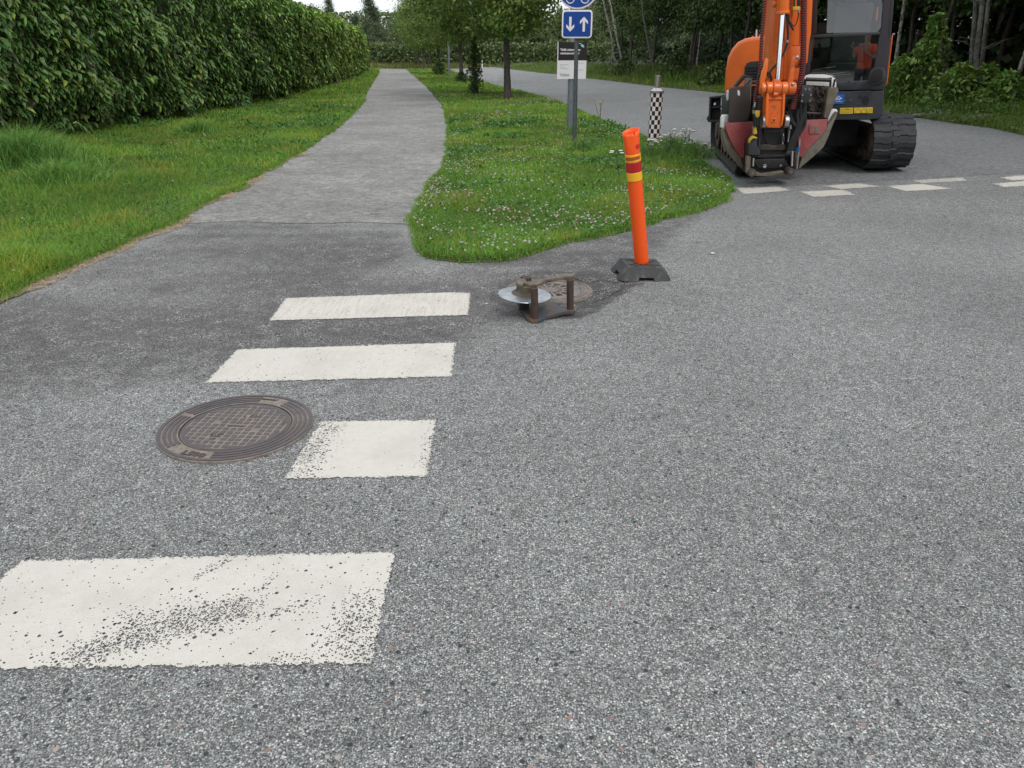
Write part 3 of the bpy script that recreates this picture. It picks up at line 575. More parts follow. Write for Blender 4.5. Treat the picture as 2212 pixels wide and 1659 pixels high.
# ================================================================ HEDGE
M_core = mat('hedge_stems_dark_core', (.034, .034, .020), .95, noise=(6, (.022, .036, .014), .4, .6))  # stems, and the core darkened as the hedge's shaded inside
def hedge():
    r_ = np.random.default_rng(3); t = thing('trimmed_hedge', (HB[1].x, HB[1].y, 0), 'tall trimmed broad leaved hedge running along the left side of the path', 'hedge')
    VV = []; QQ = []; CC = []; o = 0; core = MB()
    for i in range(len(HB)-1):
        a_, b_ = HB[i], HB[i+1]; d = b_-a_; d.z = 0; ln = d.length; d.normalize(); nn = np.array([d.y, -d.x, 0.]); dv = np.array(d[:]); ym = (a_.y+b_.y)/2
        sc = max(1., ym/26.)**.75; m = int(ln*3.9*440/sc**2)
        s = -.35+r_.random(m)*(ln+.7); h = r_.random(m)*3.95
        px = a_.x+dv[0]*s; py = a_.y+dv[1]*s; nr = HN[i][None]*(1-s/ln)[:, None]+HN[i+1][None]*(s/ln)[:, None]
        depth = -.10+.42*hashn(px+py, h, .55, 3)+.34*hashn(px+py, h, 1.5, 8)+.35*hashn(s+i*17, h, .22, 4)+.10*r_.random(m)-.15*(h < .7)*(.7-h)
        W_ = (px*.7+py); top = 3.10+.26*hashn(W_, 0*s, 1.1, 2)+.18*hashn(W_, 0*s, .35, 3)+.26*r_.random(m)**5
        z = np.minimum(.10+.34*hashn(px+py, s*0, .45, 9)+h, top); over = np.maximum(0, h-3.05); depth = np.where(h > 3.05, depth-.30-over*1.8, depth)
        P = np.stack([px, py, z], -1)+nr*(depth[:, None]-.30)
        out = np.where((h > 3.05)[:, None], np.array([0, 0, 1.])*.8+nn*.3, nn)
        D = out*.55+np.array([0, 0, -.62])*np.where(h > 3.0, -.6, 1)[:, None]+unit(m, r_)*.55; Nn = out*.75+np.array([0, 0, .8])+unit(m, r_)*.45
        col = colvar(m, (.116, .228, .058), .40, r_, .3); yl = (r_.random(m) < .12); col[yl] *= np.array([1.9, 1.5, 1.]); dk = r_.random(m) < .04; col[dk] = (.06, .045, .03)
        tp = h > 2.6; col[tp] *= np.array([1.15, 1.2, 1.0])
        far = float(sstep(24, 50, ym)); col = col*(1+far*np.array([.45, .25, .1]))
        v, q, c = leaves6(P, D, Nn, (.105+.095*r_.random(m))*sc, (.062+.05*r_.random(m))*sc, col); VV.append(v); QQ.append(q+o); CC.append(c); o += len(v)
        A = np.array(a_[:])-HN[i]*.62; B = np.array(b_[:])-HN[i+1]*.62; A2 = A-HN[i]*.9; B2 = B-HN[i+1]*.9
        core.add([(*A[:2], .0), (*B[:2], .0), (*B[:2], 3.0), (*A[:2], 3.0), (*A2[:2], 0), (*B2[:2], 0), (*B2[:2], 3.0), (*A2[:2], 3.0)], [(0, 1, 2, 3), (3, 2, 6, 7), (4, 7, 6, 5)]+([(0, 3, 7, 4)] if i == 0 else [])+([(1, 5, 6, 2)] if i == len(HB)-2 else []))
        for s_ in np.arange(0, ln, .22*sc):
            p = Vector((a_.x, a_.y, 0))+d*float(s_+.1*r_.random())-Vector(nn)*float(.3+.25*r_.random()); 
            core.tube([p, p+Vector((float(r_.normal(0, .05)), float(r_.normal(0, .05)), .6)), p+Vector((float(r_.normal(0, .1)), float(r_.normal(0, .1)), 1.3))], [.018, .014, .008], 5, False)
    me = fast('leaves', np.concatenate(VV)-np.array([*t.location]), np.concatenate(QQ), None, np.concatenate(CC), M_leaf); link(bpy.data.objects.new('leaves', me), t)
    core.build('branches', M_core, t, smooth=0, fix=False)  # stems plus a solid dark core added to block light through the leaves
hedge()
# ================================================================ TREES
M_bark = mat('bark', (.105, .088, .072), .9, noise=(14, (.045, .038, .032), .4, .6), bump=(30, .8, .02))
M_birch = mat('birch_bark', (.36, .34, .30), .85, noise=(7, (.09, .08, .07), .5, .58), bump=(30, .5, .01))
def crown_mesh(name, n, rx, rz, zc, seed, base, ln, clumps=60, shell=.55, cone=False, droop=.2, csz=.34, low=None):
    r_ = np.random.default_rng(seed); c = unit(clumps, r_)*(shell+(1-shell)*r_.random((clumps, 1))**.6)
    if cone:
        hz = r_.random(clumps)**1.25; an = r_.random(clumps)*6.283; rr = (1-hz)*(.75+.25*r_.random(clumps)); C = np.stack([rr*np.cos(an)*rx, rr*np.sin(an)*rx, zc-rz+2*rz*hz], -1)
    else:
        C = c*np.array([rx, rx, rz]); C[:, 2] += zc
        C[:, :2] *= (1-.25*np.clip((C[:, 2:3]-zc)/rz, 0, 1))
    k = r_.integers(0, clumps, n); sz = csz*rx*(.7+.6*r_.random(clumps)); 
    off = r_.normal(size=(n, 3))*np.array([1, 1, .62]); P = C[k]+off*sz[k][:, None]*.55
    lum = (.72+.55*r_.random(clumps))[k][:, None]
    if low: P[:, 2] = np.maximum(P[:, 2], low+.5*r_.random(n))
    outw = P-np.array([0, 0, zc]); outw /= np.linalg.norm(outw, axis=1, keepdims=True)+1e-6
    D = outw*.4+np.array([0, 0, -droop])+unit(n, r_)*.9; Nn = unit(n, r_)*.6+np.array([0, 0, .9])+outw*.4
    col = colvar(n, base, .28, r_, .35)*lum
    fn = leaves4
    v, q, cc = fn(P, D, Nn, ln*(.65+.7*r_.random(n)), ln*(.5+.4*r_.random(n))*(.35 if cone else 1), col)
    return fast(name, v, q, None, cc, M_fol), C
def trunk_mesh(name, h, r0, seed, m, lean=0., C=None, nb=8, z0=2.0):
    r_ = np.random.default_rng(seed); b = MB(); k = 9; pts = []
    for i in range(k+1):
        f = i/k; pts.append(Vector((lean*f*h+.06*float(r_.normal())*(i > 0)*(1+f*2)*.5, .06*float(r_.normal())*(i > 0), f*h-.05*(i == 0))))
    rad = [r0*(1.25 if i == 0 else 1-.78*(i/k)) for i in range(k+1)]; b.tube(pts, rad, 9)
    if C is not None:
        for c in C[r_.permutation(len(C))[:nb]]:
            z = min(max(z0, c[2]*.72-.2), h*.85); f = z/h*k; i = min(int(f), k-1); p = pts[i].lerp(pts[i+1], f-i); e = Vector(c); mid = p.lerp(e, .5)+Vector((0, 0, .15)); b.tube([p, mid, e], [r0*.38, r0*.22, r0*.07], 6, False)
    me = bpy.data.meshes.new(name); me.from_pydata([tuple(p) for p in b.v], [], b.f); me.materials.append(m); smooth_mesh(me); return me
protos = {}
def proto(key, nleaf, rx, rz, zc, seed, base, ln, h, r0, barkm, **kw):
    lean = kw.pop('lean', 0.); nb = kw.pop('nb', 10); z0 = kw.pop('z0', 2.0)
    cm, C = crown_mesh('crown', nleaf, rx, rz, zc, seed, base, ln, **kw); protos[key] = (cm, trunk_mesh('trunk', h, r0, seed, barkm, lean, C, nb, z0))
def tree(name, key, loc, label, group, sc=1., rz=0., sz=None, cat='tree', tilt=None):
    t = thing(name, loc, label, cat, group, rz); t.scale = (sc, sc, sz or sc)
    if tilt: t.rotation_euler = (tilt[0], tilt[1], rz)
    cm, tm = protos[key]; link(bpy.data.objects.new('trunk', tm), t)
    if cm: link(bpy.data.objects.new('crown', cm), t)
    return t
GL = (.15, .25, .055); GF = (.070, .128, .036); GD = (.036, .068, .030)
for i in range(3): proto('linden%d' % i, 17000, 2.5, 3.4, 5.35, 40+i, GL, .15, 8.5, .125, M_bark, clumps=110, shell=.7, low=2.05, csz=.30, nb=16, z0=2.2)
for i in range(4): proto('wood%d' % i, 11000, 2.5, 4.2, 6.2, 60+i, GF, .17, 10, .085, M_bark, clumps=80, shell=.35, csz=.36, low=1.9, nb=14, z0=1.5)
for i in range(2): proto('birch%d' % i, 9000, 2.0, 3.6, 7.2, 70+i, (.07, .125, .03), .15, 11, .065, M_birch, clumps=60, shell=.35, csz=.36, low=3.2, nb=10, z0=3)
for i in range(2): proto('spruce%d' % i, 9000, 2.3, 5.5, 6.2, 80+i, GD, .26, 11.5, .10, M_bark, clumps=150, cone=True, csz=.22, droop=.5, nb=30, z0=1.0)
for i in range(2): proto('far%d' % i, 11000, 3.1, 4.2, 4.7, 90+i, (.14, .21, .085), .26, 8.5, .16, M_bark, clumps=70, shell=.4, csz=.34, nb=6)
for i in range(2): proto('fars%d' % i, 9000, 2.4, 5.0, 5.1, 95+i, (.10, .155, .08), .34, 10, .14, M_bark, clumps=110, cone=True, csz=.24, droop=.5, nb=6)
LT = [(1097, 219, 1.0, 'linden tree nearest the sign, bare straight trunk under its crown'), (1026, 205, .98, 'linden tree with leafy shoots growing up its trunk'), (996, 177, 1.0, 'third linden tree of the row, just right of the grey light pole'), (950, 162, 1.0, 'linden tree with leafy sprouts at its foot, left of the light pole'),
      (931, 147.5, 1.05, 'thin distant linden of the row, between two darker trunks'), (916, 150, 1.0, 'linden tree with a leaning trunk and a pale streak of bark'), (905, 145.6, 1.1, 'farthest linden tree of the row beside the path end')]
for i, (px, py, sc, lb) in enumerate(LT):
    p = Gd(px, py); tree('linden_tree', 'linden%d' % (i % 3), p, lb, 'linden trees on the strip between path and road', sc, i*2.1)
# sprouts round two of the trunks
def sprout(px, py, r0, h, n, label, name='leafy_sprouts', base=(.065, .14, .03), ln=.12, cat='shrub', zoff=0.0, group=None, p=None):
    r_ = np.random.default_rng(int(px*7+py)); p = p or Gd(px, py); t = thing(name, p, label, cat, group)
    z = h*r_.random(n)**.9; a1 = r_.random(n)*6.283; prof = np.where(z < h*.6, .55+.45*np.sin(z/h*5.2), .62*(1-(z/h-.6)/.42)+.05); rr = r0*prof*np.sqrt(r_.random(n)); k = np.clip(.25+.8*hashn(a1*2, z*3, 1.0, 3), .3, 1.1)
    P = np.stack([np.cos(a1)*rr*k, np.sin(a1)*rr*k, z+.02+zoff], -1); D = P*[1, 1, 0]/(rr[:, None]+.01)*.6+unit(n, r_)*.7; Nn = unit(n, r_)*.6+[0, 0, 1]
    v, q, c = leaves6(P, D, Nn, ln*(.6+.7*r_.random(n)), ln*(.45+.3*r_.random(n)), colvar(n, base, .35, r_, .35)); link(bpy.data.objects.new('foliage', fast('foliage', v, q, None, c, M_leaf)), t)
    b = MB()
    for i in range(9):
        a1 = i*.7; b.tube([p+Vector((.02*math.cos(a1), .02*math.sin(a1), 0)), p+Vector((r0*.4*math.cos(a1), r0*.4*math.sin(a1), h*.45)), p+Vector((r0*.5*math.cos(a1+.4), r0*.5*math.sin(a1+.4), h*.85))], [.012, .009, .004], 5, False)
    b.build('stems', M_bark, t); return t
sprout(1026, 207, .50, 1.9, 430, 'leafy shoots clustered round the second linden trunk', ln=.14)
sprout(950, 163, .95, 1.1, 700, 'leafy sprouts at the foot of a distant linden', ln=.16)
sprout(998, 179, .7, .55, 400, 'low weeds at the foot of the third linden', ln=.13, base=(.05, .12, .02))
# wood on the right
def wood():
    r_ = np.random.default_rng(9); n = 0; used = []
    words = ['dark wood tree in the thicket beyond the side road', 'pale barked birch in the thicket beyond the side road', 'dark spruce in the thicket beyond the side road']
    for row, (d0, d1, cnt) in enumerate([(4.2, 7, 56), (7, 12, 76), (12, 20, 70), (20, 30, 30)]):
        for i in range(cnt):
            u = (i+r_.random()*.9)/cnt; s = .12+u**.72*.86; p = bank_pt(s, d0+(d1-d0)*r_.random()); k = r_.random(); sc = .8+.4*r_.random()
            if p.y > 150: continue
            if row > 1 and k < .45: key, nm, lb = 'spruce%d' % r_.integers(2), 'spruce_tree', words[2]
            elif k > .82: key, nm, lb = 'birch%d' % r_.integers(2), 'birch_tree', words[1]
            else: key, nm, lb = 'wood%d' % r_.integers(4), 'woodland_tree', words[0]
            p.z -= .05; tree(nm, key, p, lb, {'spruce_tree': 'spruces of the roadside wood', 'birch_tree': 'birches of the roadside wood', 'woodland_tree': 'broad leaved trees of the roadside wood'}[nm], sc, r_.random()*6.28, tilt=(.05*float(r_.normal()), .05*float(r_.normal())))
wood()
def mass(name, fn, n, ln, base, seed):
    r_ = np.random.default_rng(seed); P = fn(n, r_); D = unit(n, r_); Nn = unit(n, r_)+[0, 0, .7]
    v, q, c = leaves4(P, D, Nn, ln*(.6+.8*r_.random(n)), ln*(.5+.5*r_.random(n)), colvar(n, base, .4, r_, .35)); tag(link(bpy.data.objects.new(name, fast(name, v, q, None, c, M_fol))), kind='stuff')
def f1(n, r_):
    P = []; 
    for _ in range(n):
        p = bank_pt(.08+.92*r_.random()**.8, 15+16*r_.random()**.6); P.append((p.x, p.y, p.z+12*r_.random()))
    return np.array(P)
mass('deep_wood_shade_leaves', f1, 46000, .70, (.014, .026, .010), 4)  # near-black leaves put in to make the depth of the wood dark
# woodland closing the view beyond the meadow and behind the hedge
def f2(n, r_):
    P = []
    for _ in range(n):
        p = bank_pt(.08+.92*r_.random()**.8, 6.5+16*r_.random()); P.append((p.x, p.y, p.z+1.5*r_.random()**1.6))
    return np.array(P)
mass('wood_undergrowth', f2, 26000, .30, (.030, .055, .018), 44)  # leaf colour kept dark so the ground under the trees reads as shaded
def background():
    r_ = np.random.default_rng(12)
    for i in range(58):
        x = -62+i*1.75+r_.normal()*.8; y = 128+r_.random()*16; con = r_.random() < .4
        sc = (.80+.28*r_.random())*(1.15 if (i % 9 == 4) else 1); p = Vector((x, y, (y-118)/112*2.4))
        nm = 'spruce_tree' if con else 'forest_tree'
        tree(nm, ('fars%d' if con else 'far%d') % (i % 2), p, 'distant spruce in the woodland edge behind the meadow' if con else 'distant broad leaved tree in the woodland edge behind the meadow', 'distant spruces behind the meadow' if con else 'distant broad leaved trees behind the meadow', sc, r_.random()*6, sz=sc*(.82+.2*r_.random()))
background()
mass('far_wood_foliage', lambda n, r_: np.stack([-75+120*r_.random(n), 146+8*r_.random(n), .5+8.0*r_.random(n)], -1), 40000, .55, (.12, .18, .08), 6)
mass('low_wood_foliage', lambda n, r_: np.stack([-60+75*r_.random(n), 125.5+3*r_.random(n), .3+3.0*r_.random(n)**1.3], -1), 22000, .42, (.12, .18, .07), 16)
# trees behind the camera, seen only mirrored in the cab glass
mass('opposite_wood_foliage', lambda n, r_: np.stack([-30+70*r_.random(n), -26+6*r_.random(n), 7.5*r_.random(n)], -1), 34000, .8, (.030, .055, .02), 26)
# shrubs on the bank
def bank_from_px(px, py):                        # walk the view ray onto the bank
    d = ray(px, py); best = None
    for t in np.arange(8, 90, .1):
        q = d*t; q[2] += CAMZ; dd = float(pdist(np.array([q[0]]), np.array([q[1]]), WRR)[0]); h = float(H(q[0], q[1]))+float(bank_h(dd))
        if q[2] <= h: return Vector((q[0], q[1], h-.03))
    return Vector((q[0], q[1], .5))
for (px, py, r0, h, n, lb) in [(1990, 222, .95, 2.15, 1000, 'tall bright leaved bush rising behind the cab'), (2062, 232, 1.2, 1.0, 800, 'low spreading bush behind the larger rock'), (1935, 226, .9, 1.2, 650, 'bush half hidden by the edge of the cab'), (1462, 172, 1.5, 1.3, 900, 'dark shrub at the edge of the wood left of the excavator'), (1350, 165, 1.4, 1.1, 700, 'small shrub at the foot of the leaning pale trunks'), (1548, 190, 1.2, 1.0, 700, 'shrub just left of the orange hood'), (2165, 240, 1.0, .8, 800, 'low bush on the bank near the frame edge'), (2120, 225, .9, .9, 600, 'low bush at the foot of the twin grey trunks')]:
    sprout(px, py, r0, h, n, lb, name='bush', base=(.15, .275, .055) if px > 1700 else (.07, .13, .035), ln=.15 if px > 1700 else .16, p=bank_from_px(px, py), group='bushes on the bank')
# named trunks that read clearly in front of the wood
def bare(px, py, tx, ty, r0, m, label, name):
    p = bank_from_px(px, py); top = At(tx, ty, p.y); dr = (top-p).normalized(); t = thing(name, p, label, 'tree', 'slender trunks at the front of the wood'); b = MB(); r_ = random.Random(px)
    pts = [p+dr*(k*1.1)+Vector((r_.gauss(0, .03), 0, 0)) for k in range(8)]; b.tube(pts, [r0*(1-.08*k) for k in range(8)], 9)
    for k in range(7):
        q = pts[1+k % 6]; a1 = r_.uniform(-1, 1); b.tube([q, q+Vector((a1*.5, r_.uniform(-.3, .3), .25)), q+Vector((a1*1.1, r_.uniform(-.6, .6), .35))], [.016, .01, .004], 5, False)
    b.build('trunk', m, t); n = 1400; rr = np.random.default_rng(int(px)); C = np.array([pts[-1]-p+Vector((0, 0, .3*k)) for k in range(4)]); P = C[rr.integers(0, 4, n)]+rr.normal(size=(n, 3))*[.9, .9, .8]; P[:, 2] = np.maximum(P[:, 2], 2.9)
    v, q, c = leaves4(P, unit(n, rr)+[0, 0, -.3], unit(n, rr)+[0, 0, .8], .09+.07*rr.random(n), .07+.04*rr.random(n), colvar(n, (.05, .09, .02), .35, rr)); link(bpy.data.objects.new('crown', fast('crown', v, q, None, c, M_fol)), t)
M_grey = mat('grey_bark', (.17, .165, .14), .9, noise=(9, (.07, .07, .06), .45, .6), bump=(30, .6, .01))
for a_ in [(2108, 206, 2122, 0, .075, M_grey, 'pale grey trunk of a twin pair behind the rocks'), (2113, 202, 2138, 0, .065, M_grey, 'second trunk of the twin pair, leaning away to the side'), (2096, 190, 2105, 0, .07, M_grey, 'grey trunk standing just behind the twin pair'), (2030, 165, 2042, 20, .07, M_grey, 'slim dark trunk with short dead side branches'),
           (1947, 150, 1955, 0, .07, M_grey, 'slim trunk right beside the cab'), (1335, 152, 1314, 52, .085, M_birch, 'leaning pale birch trunk, nearer the sign boards'), (1349, 158, 1324, 40, .085, M_birch, 'leaning pale birch trunk, farther from the sign boards'), (1412, 150, 1396, 60, .09, M_grey, 'grey upright trunk in the wood above the checkered post')]:
    bare(*a_, 'slender_tree')
# rocks
M_rock = mat('granite', (.23, .21, .185), .9, noise=(6, (.075, .075, .06), .4, .62), bump=(14, .9, .05))
def rock(px, py, sx, sy, sz_, label, seed):
    p = bank_from_px(px, py); bm = bmesh.new(); bmesh.ops.create_icosphere(bm, subdivisions=3, radius=1); r_ = np.random.default_rng(seed); kk = unit(9, r_); dd = .72+.25*r_.random(9)
    for v in bm.verts:
        c = np.array(v.co); f = min([1.0]+[d_/max(1e-3, c@k_) for k_, d_ in zip(kk, dd) if c@k_ > 0]); c = c*f; v.co = Vector((c[0]*sx, c[1]*sy, c[2]*sz_))
    me = bpy.data.meshes.new('rock'); bm.to_mesh(me); bm.free(); me.materials.append(M_rock); smooth_mesh(me, 30); o = link(bpy.data.objects.new('rock', me)); o.location = p+Vector((0, 0, .02)); tag(o, label, 'rock', 'half buried rocks at the road edge')
rock(2032, 252, .30, .24, .15, 'rounded grey rock behind the low yellowish weeds', 1); rock(2122, 263, .40, .28, .17, 'wide flat grey rock at the asphalt edge', 2); rock(1992, 251, .3, .2, .08, 'small flat brown stone half buried in grass', 3)
# ================================================================ OBJECT MATERIALS
M_galv = mat('galvanised_steel', (.27, .30, .32), .5, .55, noise=(18, (.18, .21, .23), .35, .65), bump=(60, .15, .003))
M_galv2 = mat('grey_sign_tube', (.13, .15, .17), .5, .4, noise=(25, (.09, .11, .12), .4, .6))
M_alu = mat('brushed_aluminium', (.62, .63, .64), .32, .85, noise=(30, (.5, .5, .5), .4, .6))
M_blue = mat('sign_blue', (.004, .055, .30), .35, coat=.3); M_white = mat('sign_white', (.80, .78, .80), .4, coat=.2); M_black = mat('black_plastic', (.012, .012, .013), .5)
M_checkp = mat('pale_squares', (.88, .78, .77), .45); M_checkw = mat('light_grey_squares', (.60, .64, .66), .45)
M_org = mat('fluorescent_orange', (1.0, .105, .008), .45, noise=(5, (.96, .125, .012), .42, .75), bump=(14, .05, .004))
def glow_fluor(m):                               # fluorescent plastic returns a little more light than it gets
    return m
M_yel = mat('reflective_yellow', (.95, .50, .010), .35, coat=.4); M_red = mat('reflective_red', (.50, .006, .010), .35, coat=.4)
M_rub = mat('grey_rubber', (.045, .047, .048), .75, noise=(12, (.13, .125, .115), .5, .72), bump=(70, .4, .004))
M_iron = mat('cast_iron', (.125, .102, .10), .55, .35, noise=(14, (.088, .086, .098), .4, .65), bump=(220, .35, .002))
M_irondust = mat('dusty_iron', (.26, .225, .19), .85, noise=(30, (.16, .13, .115), .4, .65), bump=(200, .4, .002))
M_rust = mat('rusty_steel', (.10, .058, .038), .75, .3, noise=(22, (.055, .045, .042), .42, .62), bump=(60, .4, .003))
M_plate = mat('worn_steel_plate', (.20, .165, .12), .7, .3, noise=(16, (.085, .07, .06), .45, .65), bump=(50, .4, .002))
M_blued = mat('worn_steel_floor', (.085, .095, .105), .6, .4, noise=(14, (.17, .105, .06), .5, .62), bump=(50, .4, .002))
M_disc = mat('zinc_disc', (.50, .53, .55), .38, .8, noise=(20, (.36, .38, .40), .4, .65))
M_exo = mat('orange_paint', (.80, .155, .014), .34, coat=.5, noise=(4, (.70, .13, .014), .45, .75)); M_exo2 = mat('orange_paint_worn', (.68, .125, .013), .42, coat=.3, noise=(16, (.30, .07, .02), .58, .72), bump=(40, .08, .002))
M_char = mat('charcoal_paint', (.028, .030, .036), .45, noise=(20, (.04, .042, .046), .4, .7)); M_pill = mat('cab_frame_paint', (.040, .036, .042), .4, coat=.2)
M_dark = mat('dark_machinery', (.012, .012, .012), .6, noise=(12, (.03, .026, .022), .45, .65)); M_blk = mat('black_steel', (.022, .022, .023), .42, .3, noise=(15, (.05, .042, .036), .5, .7), bump=(40, .3, .003))
M_chrome = mat('chrome', (.80, .82, .84), .12, 1.0); M_steel = mat('bare_steel', (.45, .45, .44), .35, .9, noise=(20, (.3, .28, .26), .45, .65))
M_track = mat('track_rubber', (.017, .018, .020), .66, noise=(9, (.040, .038, .036), .5, .72), bump=(30, .4, .005)); M_mud = mat('dried_mud', (.14, .105, .075), .95, noise=(9, (.055, .042, .032), .42, .6), bump=(18, .9, .02))
M_dredp = mat('dusty_red_paint', (.30, .045, .050), .6, noise=(5, (.30, .13, .11), .42, .72), bump=(40, .15, .002)); M_dirtst = mat('dirty_steel', (.12, .10, .075), .8, .2, noise=(8, (.20, .165, .13), .4, .65), bump=(25, .5, .005))
M_brown = mat('brown_steel', (.062, .050, .046), .6, .3, noise=(7, (.11, .09, .075), .5, .72), bump=(25, .3, .004)); M_wp = mat('white_paint', (.72, .72, .70), .45, noise=(11, (.30, .27, .23), .60, .70))
M_hred = mat('hose_wrap_red', (.26, .035, .035), .5); M_ylw = mat('yellow_paint', (.55, .35, .03), .5, noise=(20, (.25, .18, .05), .5, .7)); M_ysk = mat('yellow_sticker', (.72, .50, .04), .4); M_seat = mat('grey_seat', (.07, .08, .08), .8); M_bsk = mat('blue_sticker', (.01, .12, .42), .4); M_teal = mat('teal_print', (.01, .16, .17), .5); M_lgrey = mat('grey_print', (.35, .38, .40), .6); M_bluep = mat('light_blue_print', (.22, .42, .62), .6); M_mint = mat('mint_print', (.30, .62, .55), .6)
def glass(name, tint, refl):
    m = bpy.data.materials.new(name); m.use_nodes = True; t = m.node_tree; t.nodes.clear(); o = t.nodes.new('ShaderNodeOutputMaterial'); a = t.nodes.new('ShaderNodeBsdfTransparent'); a.inputs[0].default_value = (*tint, 1)
    g = t.nodes.new('ShaderNodeBsdfGlossy'); g.inputs['Roughness'].default_value = .015; lw = t.nodes.new('ShaderNodeFresnel'); lw.inputs[0].default_value = 1.5; ad = t.nodes.new('ShaderNodeMath'); ad.operation = 'ADD'; ad.inputs[1].default_value = refl
    t.links.new(lw.outputs[0], ad.inputs[0]); s = t.nodes.new('ShaderNodeMixShader'); t.links.new(ad.outputs[0], s.inputs[0]); t.links.new(a.outputs[0], s.inputs[1]); t.links.new(g.outputs[0], s.inputs[2]); t.links.new(s.outputs[0], o.inputs[0]); return m
M_glass = glass('cab_glass', (.42, .48, .46), .10); M_glass2 = glass('cab_glass_lower', (.42, .48, .46), .20)
FR = Matrix.Rotation(R(90), 4, 'X')              # XY drawing -> upright, facing -Y
def onwall(c, rz=0): return Matrix.Translation(c) @ Matrix.Rotation(rz, 4, 'Z') @ FR
def rrect(w, h, r, n=6):
    P = []
    for cx, cy, a0 in ((w/2-r, h/2-r, 0), (-w/2+r, h/2-r, 90), (-w/2+r, -h/2+r, 180), (w/2-r, -h/2+r, 270)):
        for i in range(n+1): a = R(a0+90*i/n); P.append(Vector((cx+r*math.cos(a), cy+r*math.sin(a), 0)))
    return P
def circ(r, n=48, cx=0, cy=0): return [Vector((cx+r*math.cos(2*math.pi*i/n), cy+r*math.sin(2*math.pi*i/n), 0)) for i in range(n)]
def plate(b, pts, M, z0, z1): b.prism([M @ Vector((p[0], p[1], z0)) for p in pts], (M.to_3x3() @ Vector((0, 0, z1-z0)))); return b
def ring(b, r0, r1, M, z0, z1, n=40, cx=0, cy=0):
    A = [M @ (q+Vector((0, 0, z1))) for q in circ(r0, n, cx, cy)]; B = [M @ (q+Vector((0, 0, z1))) for q in circ(r1, n, cx, cy)]; C_ = [M @ (q+Vector((0, 0, z0))) for q in circ(r0, n, cx, cy)]; D_ = [M @ (q+Vector((0, 0, z0))) for q in circ(r1, n, cx, cy)]
    b.add(A+B+C_+D_, [(i, (i+1) % n, n+(i+1) % n, n+i) for i in range(n)]+[(i, 2*n+i, 2*n+(i+1) % n, (i+1) % n) for i in range(n)]+[(n+i, n+(i+1) % n, 3*n+(i+1) % n, 3*n+i) for i in range(n)]); return b
# ---------------------------------------------------------------- cycle way sign on its thin tube
def signs():
    p = Gd(1241, 315); Yp = p.y; t = thing('traffic_sign', p, 'blue round cycle sign above a blue two way arrow plate on a thin post', 'traffic sign')
    top = At(1247.5, 0, Yp); X0 = p.x; zt = 3.0; tilt = Vector((-.012, 0, 1)); MB().tube([p-Vector((0, 0, .1)), p+tilt*3.0], .036, 20).build('post', M_galv2, t)
    c = At(1246.5, 52.3, Yp-.055); M = onwall(c, R(-3)); w, h = .515, .435
    f = plate(MB(), rrect(w, h, .055), M, 0, .012).build('arrow_plate', M_white, t, bevel=.002)
    plate(MB(), rrect(w-.05, h-.05, .035), M, .0125, .0135).build('blue_field', M_blue, f_ := t) if False else None
    fld = plate(MB(), rrect(w-.05, h-.05, .035), M, .0125, .0145); o = fld.build('blue_field', M_blue, f); b = MB()
    for sx, d in ((-.115, -1), (.115, 1)):
        b_ = [(-.020, -.115), (.020, -.115), (.020, .045), (.068, .0), (.068, .048), (.0, .115), (-.068, .048), (-.068, .0), (-.020, .045)]
        plate(b, [(sx+x, y*d) for x, y in b_][::d], M, .0148, .0165)
    b.build('arrows', M_white, f)
    c2 = Vector((c.x-.005, c.y, 2.22+.372)); M = onwall(c2, R(-3)); f = plate(MB(), circ(.372, 64), M, 0, .012).build('round_plate', M_white, t, bevel=.002)
    plate(MB(), circ(.345, 64), M, .0125, .0145).build('blue_field', M_blue, f); b = MB(); z0, z1 = .0148, .0165
    for cx in (-.12, .125): ring(b, .058, .072, M, z0, z1, 32, cx, -.215)
    def bar(x0, y0, x1, y1, wd=.011):
        d = Vector((x1-x0, y1-y0)).normalized(); n_ = Vector((-d.y, d.x))*wd/2; plate(b, [(x0+n_.x, y0+n_.y), (x1+n_.x, y1+n_.y), (x1-n_.x, y1-n_.y), (x0-n_.x, y0-n_.y)][::-1], M, z0, z1+.0004*random.random())
    for a_ in [(-.12, -.215, -.06, -.13), (-.06, -.13, .085, -.13), (-.06, -.13, -.01, -.215), (-.12, -.215, -.01, -.215), (-.01, -.215, .085, -.13), (.125, -.215, .075, -.09), (.075, -.09, .05, -.085), (-.07, -.10, -.06, -.13), (-.09, -.10, -.045, -.10)]: bar(*a_)
    bar(-.22, -.045, .22, -.045, .012)
    # adult and child hand in hand over the line
    plate(b, circ(.032, 20, .055, .265), M, z0, z1); plate(b, [(.02, .225), (.09, .225), (.10, .10), (.085, .10), (.085, -.01), (.06, -.01), (.055, .09), (.045, -.01), (.02, -.01), (.028, .11), (-.02, .13), (-.03, .115), (.02, .09)][::-1], M, z0, z1)
    plate(b, circ(.022, 16, -.07, .165), M, z0, z1); plate(b, [(-.10, .135), (-.05, .135), (-.04, .10), (-.05, .08), (-.05, -.01), (-.068, -.01), (-.072, .05), (-.082, -.01), (-.10, -.01), (-.098, .08)][::-1], M, z0, z1)
    b.build('cycle_and_walker_symbol', M_white, f)
    b = MB(); [b.box((c.x-.0, Yp, zz), (.10, .085, .03)) for zz in (c.z+.12, c.z-.12, c2.z)]; b.build('clamps', M_galv, t)
signs()
